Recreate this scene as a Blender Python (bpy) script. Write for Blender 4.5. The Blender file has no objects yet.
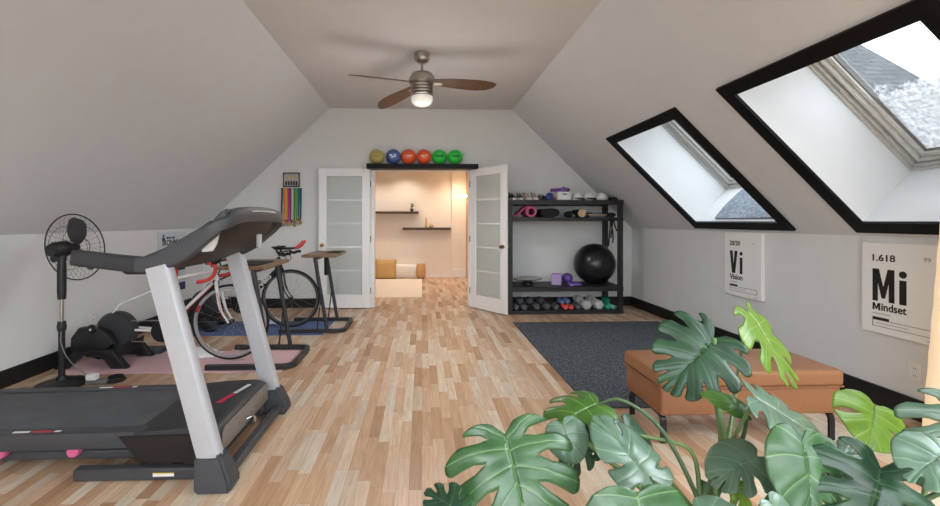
import bpy, bmesh, math, random
from mathutils import Vector, Matrix
R = math.radians
C = bpy.context.scene.collection
V = Vector

# ------------------------------------------------------------------ camera
CAM_H, FOC, YAW = 1.26, 430.0, R(2)
CX, CY = 437.0, 221.0
cam = bpy.data.cameras.new('camera')
camo = bpy.data.objects.new('camera', cam)
C.objects.link(camo)
camo.location = (0, 0, CAM_H)
camo.rotation_euler = (R(90), 0, -YAW)
cam.sensor_width = 36
cam.lens = FOC / 940 * 36
cam.shift_x = (470 - CX) / 940
cam.shift_y = -(253 - CY) / 940
cam.clip_start = 0.05
bpy.context.scene.camera = camo

def ray(u, v):
    a = (u - CX) / FOC
    b = (CY - v) / FOC
    return V((math.cos(YAW) * a + math.sin(YAW), math.cos(YAW) - math.sin(YAW) * a, b))
def at(u, v, y):
    r = ray(u, v); return V((0, 0, CAM_H)) + r * (y / r.y)
def ax(u, y): return at(u, CY, y).x
def az(v, y, u=437): return at(u, v, y).z

# ------------------------------------------------------------------ materials
MATS = {}
def nt(name):
    m = bpy.data.materials.new(name); m.use_nodes = True
    t = m.node_tree; b = t.nodes['Principled BSDF']
    MATS[name] = m
    return m, t, b
def lin(c):
    return tuple((x / 12.92 if x <= .04045 else ((x + .055) / 1.055) ** 2.4) for x in (k / 255 for k in c)) + (1,)
def N(t, kind, **kw):
    n = t.nodes.new(kind)
    for k, v in kw.items():
        if k in n.inputs.keys() if hasattr(n.inputs, 'keys') else False: n.inputs[k].default_value = v
        else: setattr(n, k, v)
    return n
def mat(name, rgb, rough=.6, metal=0.0, var=.06, scale=40, bump=.0, coat=0.0, emit=None, estr=0.0, spec=.5):
    """plain material with a little procedural mottling"""
    if name in MATS: return MATS[name]
    m, t, b = nt(name)
    b.inputs['Roughness'].default_value = rough
    b.inputs['Metallic'].default_value = metal
    b.inputs['Specular IOR Level'].default_value = spec
    b.inputs['Coat Weight'].default_value = coat
    tc = t.nodes.new('ShaderNodeTexCoord')
    no = t.nodes.new('ShaderNodeTexNoise'); no.inputs['Scale'].default_value = scale; no.inputs['Detail'].default_value = 4
    t.links.new(tc.outputs['Object'], no.inputs['Vector'])
    c = lin(rgb)
    rp = t.nodes.new('ShaderNodeValToRGB')
    rp.color_ramp.elements[0].position = .3; rp.color_ramp.elements[1].position = .7
    rp.color_ramp.elements[0].color = tuple(max(0, x * (1 - var)) for x in c[:3]) + (1,)
    rp.color_ramp.elements[1].color = tuple(min(1, x * (1 + var)) for x in c[:3]) + (1,)
    t.links.new(no.outputs['Fac'], rp.inputs['Fac'])
    t.links.new(rp.outputs['Color'], b.inputs['Base Color'])
    if bump:
        bp = t.nodes.new('ShaderNodeBump'); bp.inputs['Strength'].default_value = bump; bp.inputs['Distance'].default_value = .01
        t.links.new(no.outputs['Fac'], bp.inputs['Height']); t.links.new(bp.outputs['Normal'], b.inputs['Normal'])
    if emit:
        b.inputs['Emission Color'].default_value = lin(emit); b.inputs['Emission Strength'].default_value = estr
    return m

def math_node(t, op, a, b=None):
    n = t.nodes.new('ShaderNodeMath'); n.operation = op
    for i, x in enumerate((a, b)):
        if x is None: continue
        if isinstance(x, (int, float)): n.inputs[i].default_value = x
        else: t.links.new(x, n.inputs[i])
    return n.outputs[0]

def floor_mat():
    m, t, b = nt('laminate floor')
    tc = t.nodes.new('ShaderNodeTexCoord'); sp = t.nodes.new('ShaderNodeSeparateXYZ')
    t.links.new(tc.outputs['Object'], sp.inputs[0])
    W, L = .062, .42
    xs = math_node(t, 'DIVIDE', sp.outputs['X'], W)
    row = math_node(t, 'FLOOR', xs)
    wn = t.nodes.new('ShaderNodeTexWhiteNoise'); wn.noise_dimensions = '1D'; t.links.new(row, wn.inputs['W'])
    ys = math_node(t, 'ADD', math_node(t, 'DIVIDE', sp.outputs['Y'], L), math_node(t, 'MULTIPLY', wn.outputs['Value'], 7.3))
    idx = math_node(t, 'FLOOR', ys)
    cb = t.nodes.new('ShaderNodeCombineXYZ'); t.links.new(row, cb.inputs[0]); t.links.new(idx, cb.inputs[1])
    w2 = t.nodes.new('ShaderNodeTexWhiteNoise'); w2.noise_dimensions = '2D'; t.links.new(cb.outputs[0], w2.inputs['Vector'])
    rp = t.nodes.new('ShaderNodeValToRGB'); cr = rp.color_ramp
    cols = [(0, (176, 136, 104)), (.1, (196, 158, 126)), (.4, (211, 177, 147)), (.6, (219, 191, 164)), (.78, (226, 209, 188)), (.92, (216, 204, 188)), (1, (198, 160, 128))]
    cr.elements[0].position = 0; cr.elements[0].color = lin(cols[0][1])
    cr.elements[1].position = 1; cr.elements[1].color = lin(cols[-1][1])
    for p, c in cols[1:-1]:
        e = cr.elements.new(p); e.color = lin(c)
    t.links.new(w2.outputs['Value'], rp.inputs['Fac'])
    # grain
    mp = t.nodes.new('ShaderNodeMapping'); mp.inputs['Scale'].default_value = (30, 2.2, 1)
    cv = t.nodes.new('ShaderNodeVectorMath'); cv.operation = 'ADD'
    sc = t.nodes.new('ShaderNodeVectorMath'); sc.operation = 'SCALE'; sc.inputs['Scale'].default_value = 3.7
    t.links.new(w2.outputs['Color'], sc.inputs[0])
    t.links.new(tc.outputs['Object'], cv.inputs[0]); t.links.new(sc.outputs[0], cv.inputs[1])
    t.links.new(cv.outputs[0], mp.inputs['Vector'])
    no = t.nodes.new('ShaderNodeTexNoise'); no.inputs['Scale'].default_value = 1.6; no.inputs['Detail'].default_value = 6; no.inputs['Distortion'].default_value = 1.2
    t.links.new(mp.outputs[0], no.inputs['Vector'])
    mx = t.nodes.new('ShaderNodeMix'); mx.data_type = 'RGBA'; mx.blend_type = 'MULTIPLY'
    gr = t.nodes.new('ShaderNodeValToRGB'); gr.color_ramp.elements[0].position = .3; gr.color_ramp.elements[1].position = .75
    gr.color_ramp.elements[0].color = (.70, .63, .55, 1); gr.color_ramp.elements[1].color = (1.0, 1.0, 1.0, 1)
    t.links.new(no.outputs['Fac'], gr.inputs['Fac'])
    mx.inputs['Factor'].default_value = .85
    t.links.new(rp.outputs['Color'], mx.inputs['A']); t.links.new(gr.outputs['Color'], mx.inputs['B'])
    # joints
    fx = math_node(t, 'FRACT', xs); fy = math_node(t, 'FRACT', ys)
    j1 = math_node(t, 'LESS_THAN', fx, .035); j2 = math_node(t, 'LESS_THAN', fy, .008)
    j = math_node(t, 'MAXIMUM', j1, j2)
    m2 = t.nodes.new('ShaderNodeMix'); m2.data_type = 'RGBA'; m2.blend_type = 'MULTIPLY'
    t.links.new(math_node(t, 'MULTIPLY', j, .35), m2.inputs['Factor'])
    t.links.new(mx.outputs['Result'], m2.inputs['A']); m2.inputs['B'].default_value = (.45, .36, .28, 1)
    t.links.new(m2.outputs['Result'], b.inputs['Base Color'])
    b.inputs['Roughness'].default_value = .38
    b.inputs['Specular IOR Level'].default_value = .45
    return m

def speckle_mat(name, base, dots, scale=260, amount=.18, rough=.9, base2=None):
    m, t, b = nt(name)
    tc = t.nodes.new('ShaderNodeTexCoord')
    vo = t.nodes.new('ShaderNodeTexVoronoi'); vo.inputs['Scale'].default_value = scale
    t.links.new(tc.outputs['Object'], vo.inputs['Vector'])
    wn = t.nodes.new('ShaderNodeTexWhiteNoise'); t.links.new(vo.outputs['Color'], wn.inputs['Vector'])
    f = math_node(t, 'LESS_THAN', wn.outputs['Value'], amount)
    mx = t.nodes.new('ShaderNodeMix'); mx.data_type = 'RGBA'
    t.links.new(f, mx.inputs['Factor']); mx.inputs['A'].default_value = lin(base); mx.inputs['B'].default_value = lin(dots)
    t.links.new(mx.outputs['Result'], b.inputs['Base Color'])
    b.inputs['Roughness'].default_value = rough
    return m

def wood_mat(name, c1, c2, scale=(2, 14, 14), rough=.5):
    m, t, b = nt(name)
    tc = t.nodes.new('ShaderNodeTexCoord'); mp = t.nodes.new('ShaderNodeMapping'); mp.inputs['Scale'].default_value = scale
    t.links.new(tc.outputs['Object'], mp.inputs['Vector'])
    no = t.nodes.new('ShaderNodeTexNoise'); no.inputs['Scale'].default_value = 3; no.inputs['Detail'].default_value = 6; no.inputs['Distortion'].default_value = 1.5
    t.links.new(mp.outputs[0], no.inputs['Vector'])
    rp = t.nodes.new('ShaderNodeValToRGB'); rp.color_ramp.elements[0].color = lin(c1); rp.color_ramp.elements[1].color = lin(c2)
    rp.color_ramp.elements[0].position = .3; rp.color_ramp.elements[1].position = .7
    t.links.new(no.outputs['Fac'], rp.inputs['Fac']); t.links.new(rp.outputs['Color'], b.inputs['Base Color'])
    b.inputs['Roughness'].default_value = rough
    return m

def glass_mat(name, frost=False, tint=(.93, .95, .95, 1)):
    """thin clear pane; frost adds white rime over its lower part"""
    m, t, b = nt(name)
    out = t.nodes['Material Output']; t.nodes.remove(b)
    tr = t.nodes.new('ShaderNodeBsdfTransparent'); tr.inputs['Color'].default_value = tint
    gl = t.nodes.new('ShaderNodeBsdfGlossy'); gl.inputs['Roughness'].default_value = .02
    fr = t.nodes.new('ShaderNodeFresnel'); fr.inputs['IOR'].default_value = 1.45
    mx = t.nodes.new('ShaderNodeMixShader')
    ge = t.nodes.new('ShaderNodeNewGeometry')
    t.links.new(math_node(t, 'MULTIPLY', fr.outputs[0], math_node(t, 'SUBTRACT', 1.0, ge.outputs['Backfacing'])), mx.inputs[0]); t.links.new(tr.outputs[0], mx.inputs[1]); t.links.new(gl.outputs[0], mx.inputs[2])
    last = mx
    if frost:
        tc = t.nodes.new('ShaderNodeTexCoord'); sp = t.nodes.new('ShaderNodeSeparateXYZ'); t.links.new(tc.outputs['Object'], sp.inputs[0])
        no = t.nodes.new('ShaderNodeTexNoise'); no.inputs['Scale'].default_value = 16; no.inputs['Detail'].default_value = 8; no.inputs['Roughness'].default_value = .75
        t.links.new(tc.outputs['Object'], no.inputs['Vector'])
        # X grows towards the lower edge of the tilted pane
        g = math_node(t, 'MULTIPLY', math_node(t, 'SUBTRACT', sp.outputs['X'], frost), 6.0)
        f = math_node(t, 'ADD', g, math_node(t, 'MULTIPLY', math_node(t, 'SUBTRACT', no.outputs['Fac'], .5), 3.2))
        rp = t.nodes.new('ShaderNodeValToRGB'); rp.color_ramp.elements[0].position = .35; rp.color_ramp.elements[1].position = .75
        rp.color_ramp.elements[1].color = (.82, .82, .82, 1)
        t.links.new(f, rp.inputs['Fac'])
        tl = t.nodes.new('ShaderNodeBsdfTranslucent'); tl.inputs['Color'].default_value = (.16, .165, .17, 1)
        fr2 = t.nodes.new('ShaderNodeValToRGB'); fr2.color_ramp.elements[0].position = .35; fr2.color_ramp.elements[1].position = .65
        fr2.color_ramp.elements[0].color = (.15, .154, .158, 1); fr2.color_ramp.elements[1].color = (.34, .345, .35, 1)
        n2 = t.nodes.new('ShaderNodeTexNoise'); n2.inputs['Scale'].default_value = 45; n2.inputs['Detail'].default_value = 5
        t.links.new(tc.outputs['Object'], n2.inputs['Vector']); t.links.new(n2.outputs['Fac'], fr2.inputs['Fac']); t.links.new(fr2.outputs['Color'], tl.inputs['Color'])
        df = t.nodes.new('ShaderNodeBsdfDiffuse'); df.inputs['Color'].default_value = (.85, .87, .88, 1)
        m1 = t.nodes.new('ShaderNodeMixShader'); m1.inputs[0].default_value = .3
        t.links.new(tl.outputs[0], m1.inputs[1]); t.links.new(df.outputs[0], m1.inputs[2])
        m2 = t.nodes.new('ShaderNodeMixShader'); t.links.new(rp.outputs['Color'], m2.inputs[0])
        t.links.new(mx.outputs[0], m2.inputs[1]); t.links.new(m1.outputs[0], m2.inputs[2])
        last = m2
    t.links.new(last.outputs[0], out.inputs['Surface'])
    return m

def leaf_mat(name, dark, light, vein, trans=.18, rough=.33):
    m, t, b = nt(name)
    out = t.nodes['Material Output']
    at_ = t.nodes.new('ShaderNodeAttribute'); at_.attribute_name = 'vein'
    tc = t.nodes.new('ShaderNodeTexCoord')
    no = t.nodes.new('ShaderNodeTexNoise'); no.inputs['Scale'].default_value = 14; no.inputs['Detail'].default_value = 3
    t.links.new(tc.outputs['Object'], no.inputs['Vector'])
    rp = t.nodes.new('ShaderNodeValToRGB'); rp.color_ramp.elements[0].color = lin(dark); rp.color_ramp.elements[1].color = lin(light)
    rp.color_ramp.elements[0].position = .3; rp.color_ramp.elements[1].position = .7
    t.links.new(no.outputs['Fac'], rp.inputs['Fac'])
    vr = t.nodes.new('ShaderNodeValToRGB'); vr.color_ramp.elements[0].position = .72; vr.color_ramp.elements[1].position = 1.0
    t.links.new(at_.outputs['Fac'], vr.inputs['Fac'])
    mx = t.nodes.new('ShaderNodeMix'); mx.data_type = 'RGBA'
    t.links.new(vr.outputs['Color'], mx.inputs['Factor']); t.links.new(rp.outputs['Color'], mx.inputs['A']); mx.inputs['B'].default_value = lin(vein)
    t.links.new(mx.outputs['Result'], b.inputs['Base Color'])
    b.inputs['Roughness'].default_value = rough; b.inputs['Specular IOR Level'].default_value = .6
    bp = t.nodes.new('ShaderNodeBump'); bp.inputs['Strength'].default_value = .2; bp.inputs['Distance'].default_value = .003; bp.invert = True
    t.links.new(at_.outputs['Fac'], bp.inputs['Height']); t.links.new(bp.outputs['Normal'], b.inputs['Normal'])
    tl = t.nodes.new('ShaderNodeBsdfTranslucent'); t.links.new(mx.outputs['Result'], tl.inputs['Color'])
    ms = t.nodes.new('ShaderNodeMixShader'); ms.inputs[0].default_value = trans
    t.links.new(b.outputs[0], ms.inputs[1]); t.links.new(tl.outputs[0], ms.inputs[2]); t.links.new(ms.outputs[0], out.inputs['Surface'])
    return m

def frosted_door_glass():
    m, t, b = nt('obscured door glass')
    b.inputs['Base Color'].default_value = (.72, .76, .73, 1)
    b.inputs['Roughness'].default_value = .28
    b.inputs['Transmission Weight'].default_value = .35
    b.inputs['IOR'].default_value = 1.3
    tc = t.nodes.new('ShaderNodeTexCoord'); no = t.nodes.new('ShaderNodeTexNoise'); no.inputs['Scale'].default_value = 120
    bp = t.nodes.new('ShaderNodeBump'); bp.inputs['Strength'].default_value = .15; bp.inputs['Distance'].default_value = .004
    t.links.new(tc.outputs['Object'], no.inputs['Vector']); t.links.new(no.outputs['Fac'], bp.inputs['Height']); t.links.new(bp.outputs['Normal'], b.inputs['Normal'])
    return m

# ------------------------------------------------------------------ mesh builder
class MB:
    def __init__(s): s.bm = bmesh.new()
    def box(s, lo, hi, b=0, M=None, seg=1):
        lo = V(lo); hi = V(hi); c = (lo + hi) / 2; d = hi - lo
        r = bmesh.ops.create_cube(s.bm, size=1)
        vs = r['verts']
        for v in vs: v.co = V((v.co.x * d.x, v.co.y * d.y, v.co.z * d.z)) + c
        if b:
            es = list({e for v in vs for e in v.link_edges})
            rr = bmesh.ops.bevel(s.bm, geom=es, offset=b, segments=seg, affect='EDGES', profile=.5)
            vs = list({v for f in rr['faces'] for v in f.verts} | {v for v in vs if v.is_valid})
        if M is not None:
            vs2 = set()
            st = [v for v in vs if v.is_valid]
            while st:
                v = st.pop()
                if v in vs2: continue
                vs2.add(v); st += [e.other_vert(v) for e in v.link_edges]
            for v in vs2: v.co = M @ v.co
        return s
    def quad(s, *pts):
        s.bm.faces.new([s.bm.verts.new(p) for p in pts]); return s
    def prism(s, poly, fn, a, b, bev=0):
        """poly: 2D outline; fn(p, q, w) -> 3D; extruded from w=a to w=b"""
        n = len(poly)
        A = [s.bm.verts.new(fn(p[0], p[1], a)) for p in poly]
        B = [s.bm.verts.new(fn(p[0], p[1], b)) for p in poly]
        fs = [s.bm.faces.new(A), s.bm.faces.new(B[::-1])]
        for i in range(n):
            j = (i + 1) % n
            fs.append(s.bm.faces.new((A[j], A[i], B[i], B[j])))
        bmesh.ops.recalc_face_normals(s.bm, faces=fs)
        if bev:
            es = list({e for f in fs[:2] for e in f.edges})
            bmesh.ops.bevel(s.bm, geom=es, offset=bev, segments=2, affect='EDGES', profile=.5)
        return s
    def rings(s, rs, closed=False, cap=True):
        L = [[s.bm.verts.new(p) for p in r] for r in rs]
        n = len(L[0]); fs = []
        rng = range(len(L)) if closed else range(len(L) - 1)
        for i in rng:
            a, b = L[i], L[(i + 1) % len(L)]
            for k in range(n):
                q = (k + 1) % n
                fs.append(s.bm.faces.new((a[k], a[q], b[q], b[k])))
        if cap and not closed:
            fs.append(s.bm.faces.new(L[0][::-1])); fs.append(s.bm.faces.new(L[-1]))
        bmesh.ops.recalc_face_normals(s.bm, faces=fs)
        return s
    def sweep(s, path, prof, side=None, scales=None, closed=False):
        """prof: 2D points (along side, along up)"""
        P = [V(p) for p in path]; n = len(P); rs = []
        prev = None
        for i in range(n):
            if closed: t = P[(i + 1) % n] - P[i - 1]
            else: t = P[min(i + 1, n - 1)] - P[max(i - 1, 0)]
            t.normalize()
            if side == 'H': sd = t.cross(V((0, 0, 1)))
            elif side is not None: sd = V(side) - t * t.dot(V(side))
            elif prev is None:
                sd = t.cross(V((0, 0, 1)))
                if sd.length < .1: sd = t.cross(V((0, 1, 0)))
            else: sd = prev - t * prev.dot(t)
            sd.normalize(); prev = sd
            up = sd.cross(t)
            k = scales[i] if scales else 1
            if not isinstance(k, tuple): k = (k, k)
            rs.append([P[i] + sd * a * k[0] + up * b * k[1] for a, b in prof])
        return s.rings(rs, closed)
    def tube(s, path, r, seg=10, closed=False, side=None):
        """r may be a list"""
        sc = r if isinstance(r, (list, tuple)) else [r] * len(path)
        pr = [(math.cos(2 * math.pi * k / seg), math.sin(2 * math.pi * k / seg)) for k in range(seg)]
        return s.sweep(path, pr, side, list(sc), closed)
    def lathe(s, prof, c=(0, 0, 0), axis='Z', seg=24, M=None):
        """prof: (radius, height) list"""
        rs = []
        for r, h in prof:
            ring = []
            for k in range(seg):
                a = 2 * math.pi * k / seg
                p = V((max(r, 1e-4) * math.cos(a), max(r, 1e-4) * math.sin(a), h))
                if axis == 'Y': p = V((p.x, p.z, p.y))
                if axis == 'X': p = V((p.z, p.x, p.y))
                if M is not None: p = M @ p
                ring.append(p + V(c))
            rs.append(ring)
        return s.rings(rs)
    def ball(s, c, r, seg=24, sq=(1, 1, 1)):
        res = bmesh.ops.create_uvsphere(s.bm, u_segments=seg, v_segments=seg // 2, radius=1)
        for v in res['verts']: v.co = V((v.co.x * r * sq[0], v.co.y * r * sq[1], v.co.z * r * sq[2])) + V(c)
        return s
    def torus(s, c, Rr, r, axis='Y', seg=36, sub=8, M=None):
        path = []
        for k in range(seg):
            a = 2 * math.pi * k / seg
            p = {'Y': V((Rr * math.cos(a), 0, Rr * math.sin(a))), 'Z': V((Rr * math.cos(a), Rr * math.sin(a), 0)), 'X': V((0, Rr * math.cos(a), Rr * math.sin(a)))}[axis]
            if M is not None: p = M @ p
            path.append(p + V(c))
        nrm = {'Y': V((0, 1, 0)), 'Z': V((0, 0, 1)), 'X': V((1, 0, 0))}[axis]
        if M is not None: nrm = M.to_3x3() @ nrm
        return s.tube(path, r, sub, True, side=nrm)
    def build(s, name, m, parent=None, smooth=True, ang=38, sub=0, label=None):
        bm = s.bm
        bm.normal_update()
        for f in bm.faces: f.smooth = smooth
        if smooth:
            for e in bm.edges:
                if len(e.link_faces) == 2 and e.calc_face_angle(0) > R(ang): e.smooth = False
        me = bpy.data.meshes.new(name); bm.to_mesh(me); bm.free()
        me.materials.append(m if not isinstance(m, str) else MATS[m])
        o = bpy.data.objects.new(name, me); C.objects.link(o)
        if sub:
            md = o.modifiers.new('sub', 'SUBSURF'); md.levels = sub; md.render_levels = sub
        if parent is not None: adopt(o, parent)
        if label: o['label'] = label
        return o

def world_of(o):
    M = Matrix.LocRotScale(o.location, o.rotation_euler, o.scale)
    return M if o.parent is None else world_of(o.parent) @ o.matrix_parent_inverse @ M
def adopt(o, parent):
    o.parent = parent
    o.matrix_parent_inverse = world_of(parent).inverted()
def tag(o, label, cat, group=None, kind=None):
    o['label'] = label; o['category'] = cat
    if group: o['group'] = group
    if kind: o['kind'] = kind
    return o
def thing(name, label, cat, loc=(0, 0, 0), group=None):
    o = bpy.data.objects.new(name, None); C.objects.link(o); o.location = loc; o.empty_display_size = .1
    return tag(o, label, cat, group)
def struct(name, mb, m, parent=None, label=None, smooth=False):
    o = mb.build(name, m, parent, smooth=smooth)
    if parent is None: o['kind'] = 'structure'
    return o
def struct_empty(name, loc):
    o = bpy.data.objects.new(name, None); C.objects.link(o); o.location = loc; o['kind'] = 'structure'; return o
def dup(root, loc, label=None, rotz=None):
    """a copy of a thing with copies of its parts and sub-parts"""
    def rec(o, par):
        c = o.copy(); C.objects.link(c)
        if par is not None: c.parent = par
        for ch in [x for x in KIDS.get(o.name, [])]:
            k = rec(ch, c); KIDS.setdefault(c.name, []).append(k)
        return c
    KIDS = {}
    for x in bpy.data.objects:
        if x.parent: KIDS.setdefault(x.parent.name, []).append(x)
    r = rec(root, None); r.location = loc
    if label: r['label'] = label
    if rotz is not None: r.rotation_euler.z = rotz
    return r
def recolor(root, old, new):
    """gives the parts of a copy that use one material another one"""
    for x in [o for o in bpy.data.objects if o == root or o.parent == root or (o.parent and o.parent.parent == root)]:
        if x.type == 'MESH' and x.data.materials and x.data.materials[0] == MATS[old]:
            x.data = x.data.copy(); x.data.materials[0] = MATS[new]
def text_part(name, txt, size, M, m, parent, bold=0.0, ext=.0006, align='LEFT', sx=1.0, fit=None):
    cu = bpy.data.curves.new(name, 'FONT'); cu.body = txt; cu.size = size; cu.offset = bold; cu.extrude = ext; cu.align_x = align
    cu.resolution_u = 3
    o = bpy.data.objects.new(name, cu); C.objects.link(o)
    bpy.context.view_layer.update()
    me = bpy.data.meshes.new_from_object(o.evaluated_get(bpy.context.evaluated_depsgraph_get()))
    bpy.data.objects.remove(o); bpy.data.curves.remove(cu)
    if fit:      # lettering given by its width and height
        xs = [v.co.x for v in me.vertices]; ys = [v.co.y for v in me.vertices]
        me.transform(Matrix.Diagonal((fit[0] / (max(xs) - min(xs)), fit[1] / (max(ys) - min(ys)), 1, 1)) @ Matrix.Translation((-min(xs), -min(ys), 0)))
    me.transform(M @ Matrix.Diagonal((sx, 1, 1, 1))); me.name = name
    me.materials.clear(); me.materials.append(MATS[m])
    q = bpy.data.objects.new(name, me); C.objects.link(q)
    if parent is not None: adopt(q, parent)
    return q
def frame(x, y, z, o):
    """matrix from three axes and an origin"""
    M = Matrix.Identity(4)
    for i, a in enumerate((x, y, z)):
        for k in range(3): M[k][i] = a[k]
    for k in range(3): M[k][3] = o[k]
    return M
def arc(c, r, a0, a1, n, plane='XZ'):
    out = []
    for i in range(n + 1):
        a = R(a0 + (a1 - a0) * i / n)
        if plane == 'XZ': out.append((c[0] + r * math.cos(a), c[1], c[2] + r * math.sin(a)))
        else: out.append((c[0] + r * math.cos(a), c[1] + r * math.sin(a), c[2]))
    return out
def smooth_path(pts, n=4):
    """Catmull-Rom through the points"""
    P = [V(p) for p in pts]; P = [P[0] * 2 - P[1]] + P + [P[-1] * 2 - P[-2]]; out = []
    for i in range(1, len(P) - 2):
        a, b, c, d = P[i - 1:i + 3]
        for k in range(n):
            t = k / n
            out.append(.5 * ((2 * b) + (c - a) * t + (2 * a - 5 * b + 4 * c - d) * t * t + (3 * b - a - 3 * c + d) * t ** 3))
    out.append(P[-2]); return out
SKY, BACKW, EXPO, LAMPW, FANW = 6.0, 16.0, 1.55, 1.2, 17.0
# ------------------------------------------------------------------ palette
mat('wall paint', (225, 226, 225), .85, var=.015, scale=6)
mat('slope paint', (217, 219, 222), .85, var=.015, scale=6)
mat('ceiling paint', (213, 210, 209), .9, var=.015, scale=6)
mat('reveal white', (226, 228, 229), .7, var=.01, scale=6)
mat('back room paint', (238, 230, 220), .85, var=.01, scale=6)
mat('warm lit side wall', (206, 158, 108), .7, var=.03)  # warm lamplight on the wall is put into this colour
mat('black trim', (13, 13, 15), .5, var=.1, scale=20, spec=.2)
mat('black baseboard', (20, 19, 21), .5, var=.08, scale=15)
mat('door white', (240, 240, 240), .45, var=.01)
mat('window grey', (188, 188, 183), .4, .1, var=.06, scale=25)
mat('window sash', (208, 208, 204), .4, .1, var=.05, scale=25)
mat('window gasket', (118, 114, 108), .6)
mat('outlet white', (232, 231, 228), .4, var=.01)
mat('outlet slot', (70, 68, 66), .5)
mat('black metal', (32, 32, 34), .42, .3, var=.15)
mat('black plastic', (26, 26, 28), .45, var=.15)
mat('black rubber', (22, 22, 23), .8, var=.1)
mat('chrome', (205, 205, 205), .18, 1)
mat('brushed nickel', (182, 176, 168), .28, 1, var=.1)
mat('brass', (150, 125, 85), .35, 1)
mat('white plastic', (232, 232, 230), .45, var=.01)
floor_mat(); frosted_door_glass(); glass_mat('clear pane'); glass_mat('tinted pane', False, (.46, .475, .48, 1)); glass_mat('rimed pane', 2.93, (.46, .475, .48, 1))

XL, XR, YB, YF, KZ, CZ, CXE = -3.16, 3.13, 6.32, -1.8, 1.155, 2.905, 1.34
T = .10
# floor, ceiling
struct('floor', MB().box((XL - .1, YF - .1, -.1), (XR + .1, 9.9, 0)), MATS['laminate floor'])
struct('ceiling', MB().box((-CXE, YF, CZ), (CXE, YB, CZ + T)), MATS['ceiling paint'])
struct('wall_left', MB().box((XL - T, YF, 0), (XL, YB, KZ)), MATS['wall paint'])
struct('wall_right', MB().box((XR, YF, 0), (XR + T, YB, KZ)), MATS['wall paint'])
# left slope
SL = V((-(-XL - CXE), 0, -(CZ - KZ))); 
def xz(p, q, w): return V((p, w, q))
ln = V((-(CZ - KZ), 0, (-XL - CXE))).normalized() * T
esl = V((XL + CXE, 0, KZ - CZ)); LLEN = esl.length; esl.normalize(); enl = V((esl.z, 0, -esl.x))
ML_ = frame(esl, V((0, 1, 0)), enl, V((-CXE, 0, CZ)))
struct('wall_left_slope', MB().box((0, YF, 0), (LLEN, YB, T), M=ML_), MATS['slope paint'])
# right slope, pierced by the skylights
es = V((XR - CXE, 0, KZ - CZ)); SLEN = es.length; es.normalize()
en = V((-es.z, 0, es.x))
O = V((CXE, 0, CZ))
MS = frame(es, V((0, 1, 0)), en, O)          # slope axes: down the slope, along the room, outwards
S0, S1 = 1.106, 2.362                          # opening along the slope
WIN = [(1.752, 2.854), (3.534, 4.656), (.05, 1.50), (-1.65, -.20)]
ws = MB()
S0S = [S0, S0, .95, .95]                       # two unseen rooflights added beside and behind the camera for fill reach higher
ws.box((S1, YF, 0), (SLEN, YB, T), M=MS)
e0 = YF
for (a, b), s0 in sorted(zip(WIN, S0S)):
    ws.box((0, e0, 0), (S1, a, T), M=MS); ws.box((0, a, 0), (s0, b, T), M=MS); e0 = b
ws.box((0, e0, 0), (S1, YB, T), M=MS)
struct('wall_right_slope', ws, MATS['slope paint'])
# back wall with the double-door opening
DX0, DX1, DZ = -.715, .705, 2.02
bw = MB()
bw.prism([(XL, 0), (DX0, 0), (DX0, CZ), (-CXE, CZ), (XL, KZ)], xz, YB, YB + .13)
bw.prism([(DX1, 0), (XR, 0), (XR, KZ), (CXE, CZ), (DX1, CZ)], xz, YB, YB + .13)
bw.prism([(DX0, DZ), (DX1, DZ), (DX1, CZ), (DX0, CZ)], xz, YB, YB + .13)
struct('wall_back', bw, MATS['wall paint'])
# wall behind the camera; its unseen window is added for fill light
rw = MB()
WX0, WX1, WZ0, WZ1 = -1.1, 1.1, .7, 2.1
rw.prism([(XL, 0), (WX0, 0), (WX0, WZ1), (XL, KZ)], xz, YF - .12, YF)
rw.prism([(WX1, 0), (XR, 0), (XR, KZ), (WX1, WZ1)], xz, YF - .12, YF)
rw.prism([(WX0, WZ1), (WX1, WZ1), (CXE, CZ), (-CXE, CZ)], xz, YF - .12, YF)
rw.prism([(WX0, 0), (WX1, 0), (WX1, WZ0), (WX0, WZ0)], xz, YF - .12, YF)
struct('wall_rear', rw, MATS['wall paint'])
w4 = struct_empty('window_5', (0, YF, 0))
fm = MB()
for a, b in ((WX0, WX0 + .06), (-.03, .03), (WX1 - .06, WX1)): fm.box((a, YF - .09, WZ0), (b, YF - .03, WZ1))
for a, b in ((WZ0, WZ0 + .06), (WZ1 - .06, WZ1)): fm.box((WX0, YF - .085, a), (WX1, YF - .035, b))
struct('window_frame', fm, MATS['door white'], w4)
struct('pane', MB().box((WX0 + .05, YF - .063, WZ0 + .05), (WX1 - .05, YF - .057, WZ1 - .05)), MATS['clear pane'], w4)

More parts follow.
